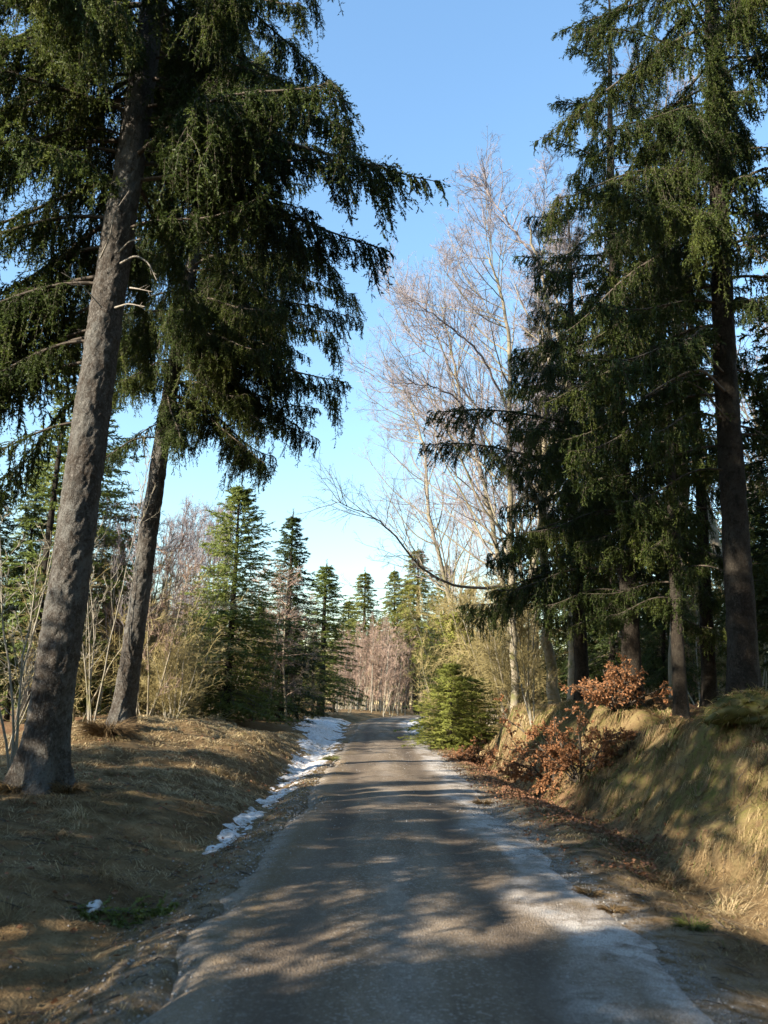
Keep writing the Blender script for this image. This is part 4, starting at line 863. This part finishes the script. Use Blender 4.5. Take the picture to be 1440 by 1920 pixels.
def gravel(n, label, seed, fu):
    g = np.random.default_rng(seed); y = 3 + 25 * g.random(n) ** 2.0; u = fu(g, n, y); x = u + road_c(y)
    on = np.abs(u) < 1.45; z = np.maximum(terrain(x, y), road_z(y) + .03 * (1 - (u / 1.6) ** 2) - .2 * sstep(1.45, 1.9, np.abs(u)) - .02 * (np.exp(-((u - .78) / .24) ** 2) + np.exp(-((u + .72) / .26) ** 2)))
    s = (.004 + .017 * g.random(n) ** 2.6) * np.clip(y / 9, .8, 1.25)
    O = np.array([[1, 0, 0], [-1, 0, 0], [0, 1, 0], [0, -1, 0], [0, 0, .7], [0, 0, -.7]], float); F = np.array([[0, 2, 4], [2, 1, 4], [1, 3, 4], [3, 0, 4], [2, 0, 5], [1, 2, 5], [3, 1, 5], [0, 3, 5]])
    V = O[None] * g.uniform(.6, 1.3, (n, 6, 1)); a = g.random(n) * 6.28; ca, sa = np.cos(a)[:, None], np.sin(a)[:, None]
    V = np.stack([V[..., 0] * ca - V[..., 1] * sa, V[..., 0] * sa + V[..., 1] * ca, V[..., 2]], -1) * s[:, None, None] + np.stack([x, y, z + s * .3], -1)[:, None]
    mb = MB(); mb.add(V.reshape(-1, 3), (F[None] + (np.arange(n) * 6)[:, None, None]).reshape(-1, 3)); o = mb.build('gravel', M['stone']); return tag(o, label, 'gravel', kind='stuff')
gravel(14000, 'loose pale gravel along the right edge of the road', 811, lambda g, n, y: np.clip(g.normal(1.46, .24, n) + .1 * noise(y * .7, y * 0, seed=3), 1.0, 2.3))
gravel(3500, 'scattered pale stones on the left edge of the road', 812, lambda g, n, y: -g.normal(1.75, .3, n))
gravel(9000, 'small loose stones on the driving surface', 813, lambda g, n, y: g.uniform(-1.4, 1.3, n))
def leaves(n, label, seed, fu, y0, y1, powr=1.3):
    g = np.random.default_rng(seed); y = y0 + (y1 - y0) * g.random(n) ** powr; u = fu(g, n); x = u + road_c(y); keep = fbm(x * 1.2, y * .9, 2, seed) > -.12 - .3 * g.random(n); x, y = x[keep], y[keep]
    C = np.stack([x, y, terrain(x, y) + .015 + .03 * g.random(len(x))], -1); D = g.normal(0, 1, C.shape) * np.array([1, 1, .35]); lv = MB(); v, f = leaf_quads(C, D, .055, g); lv.add(v, f); o = lv.build('fallen_leaves', M['litter']); return tag(o, label, 'leaves', kind='stuff')
leaves(9000, 'rust brown fallen leaves in the right ditch and on the verge', 821, lambda g, n: np.clip(g.normal(2.7, .4, n), 1.75, 3.9), 9, 36, 1.0)
leaves(9000, 'rust brown leaf litter under the trees on the right bank', 822, lambda g, n: g.uniform(4.6, 12, n), 7, 32)
leaves(1200, 'few brown leaves caught in the left verge', 823, lambda g, n: -g.uniform(1.6, 6, n), 4, 26)

def debris(n, label, seed, u0, u1):
    g = np.random.default_rng(seed); y = 3.5 + 26 * g.random(n) ** 1.6; u = g.uniform(u0, u1, n); x = u + road_c(y); a = g.random(n) * 6.28; l = .05 + .30 * g.random(n) ** 3
    S = np.stack([x, y, terrain(x, y) + .012], -1); E = np.stack([x + np.cos(a) * l, y + np.sin(a) * l, terrain(x + np.cos(a) * l, y + np.sin(a) * l) + .015 + .05 * l * g.random(n)], -1)
    Mi = (S + E) / 2 + g.normal(0, .06, S.shape) * l[:, None]; Mi[:, 2] = (S[:, 2] + E[:, 2]) / 2 + .01
    P = np.stack([S, Mi, E], 1); mb = MB(); v, f = tubes(P, (.002 + .004 * g.random(n) ** 2)[:, None] * np.array([[1, .9, .5]]), 4); mb.add(v, f)
    o = mb.build('sticks', M['bough_wood']); return tag(o, label, 'twigs', kind='stuff')
debris(2600, 'dead twigs and needle litter strewn on the left verge', 831, -7, -1.5)
debris(1800, 'dead twigs strewn over the right bank and ditch', 832, 1.8, 7)
# ------------------------------------------------------------------ trees beside and behind the viewpoint that shade the foreground
def off(kind, x, y, H, wide=1.0, label='spruce beside the road behind the viewpoint, shading the foreground'):
    b_ = np.array([x, y, ground_z(x, y)]); s = H / (CH[kind] * 1.02)
    dup(protos[kind], b_, rng.random() * 6.28, (s * wide, s * wide, s), label, 'spruces behind the viewpoint')
for kind, x, y, H, wd in (('full', -7.1, -.3, 5.9, 1.45), ('full', -8.3, -1.7, 7.0, 1.7), ('full', -7.7, -3.4, 7.4, 1.7), ('full', -9.9, -2.9, 7.6, 1.5), ('full', -6.4, -2.6, 5.2, 1.4), ('full', -8.9, 2.8, 5.6, 1.1), ('full', -5.4, -5.2, 5.4, 1.5), ('full', -4.2, -7.6, 5.6, 1.5),
                          ('dark', -10.8, 3.2, 8.0, 1.2), ('dark', -12.5, 4.9, 9.6, 1.2), ('dark', -15, 5.8, 10.5, 1.25), ('dark', -13.5, 8.3, 7.6, 1.2), ('dark', -17.5, 7.0, 11, 1.2),
                          ('dark', -12.4, -4.6, 9.0, 1.1), ('dark', -15.5, -7.5, 10.5, 1.2), ('dark', -10, -8.5, 10, 1.2), ('dark', -11.5, 7.4, 7.4, 1.2), ('full', -9.4, 6.2, 5.0, 1.2),
                          ('dark', -20, 2.5, 12.5, 1.2), ('dark', -11.0, 3.6, 13.0, 1.1), ('dark', -7.3, 3.2, 17, 1.1), ('dark', -4.6, -6, 22, 1.1), ('dark', -3.7, -10.5, 22, 1.1), ('dark', 3.9, -3.2, 21, 1.1),
                          ('dark', 4.3, -8.5, 22, 1.1), ('dark', 7.4, 0.3, 20, 1.0), ('dark', 9.4, 4.4, 22, 1.0), ('dark', 11.5, 7.6, 22, 1.0), ('dark', -8.0, -12, 22, 1.1)):
    off(kind, x, y, H, wd)
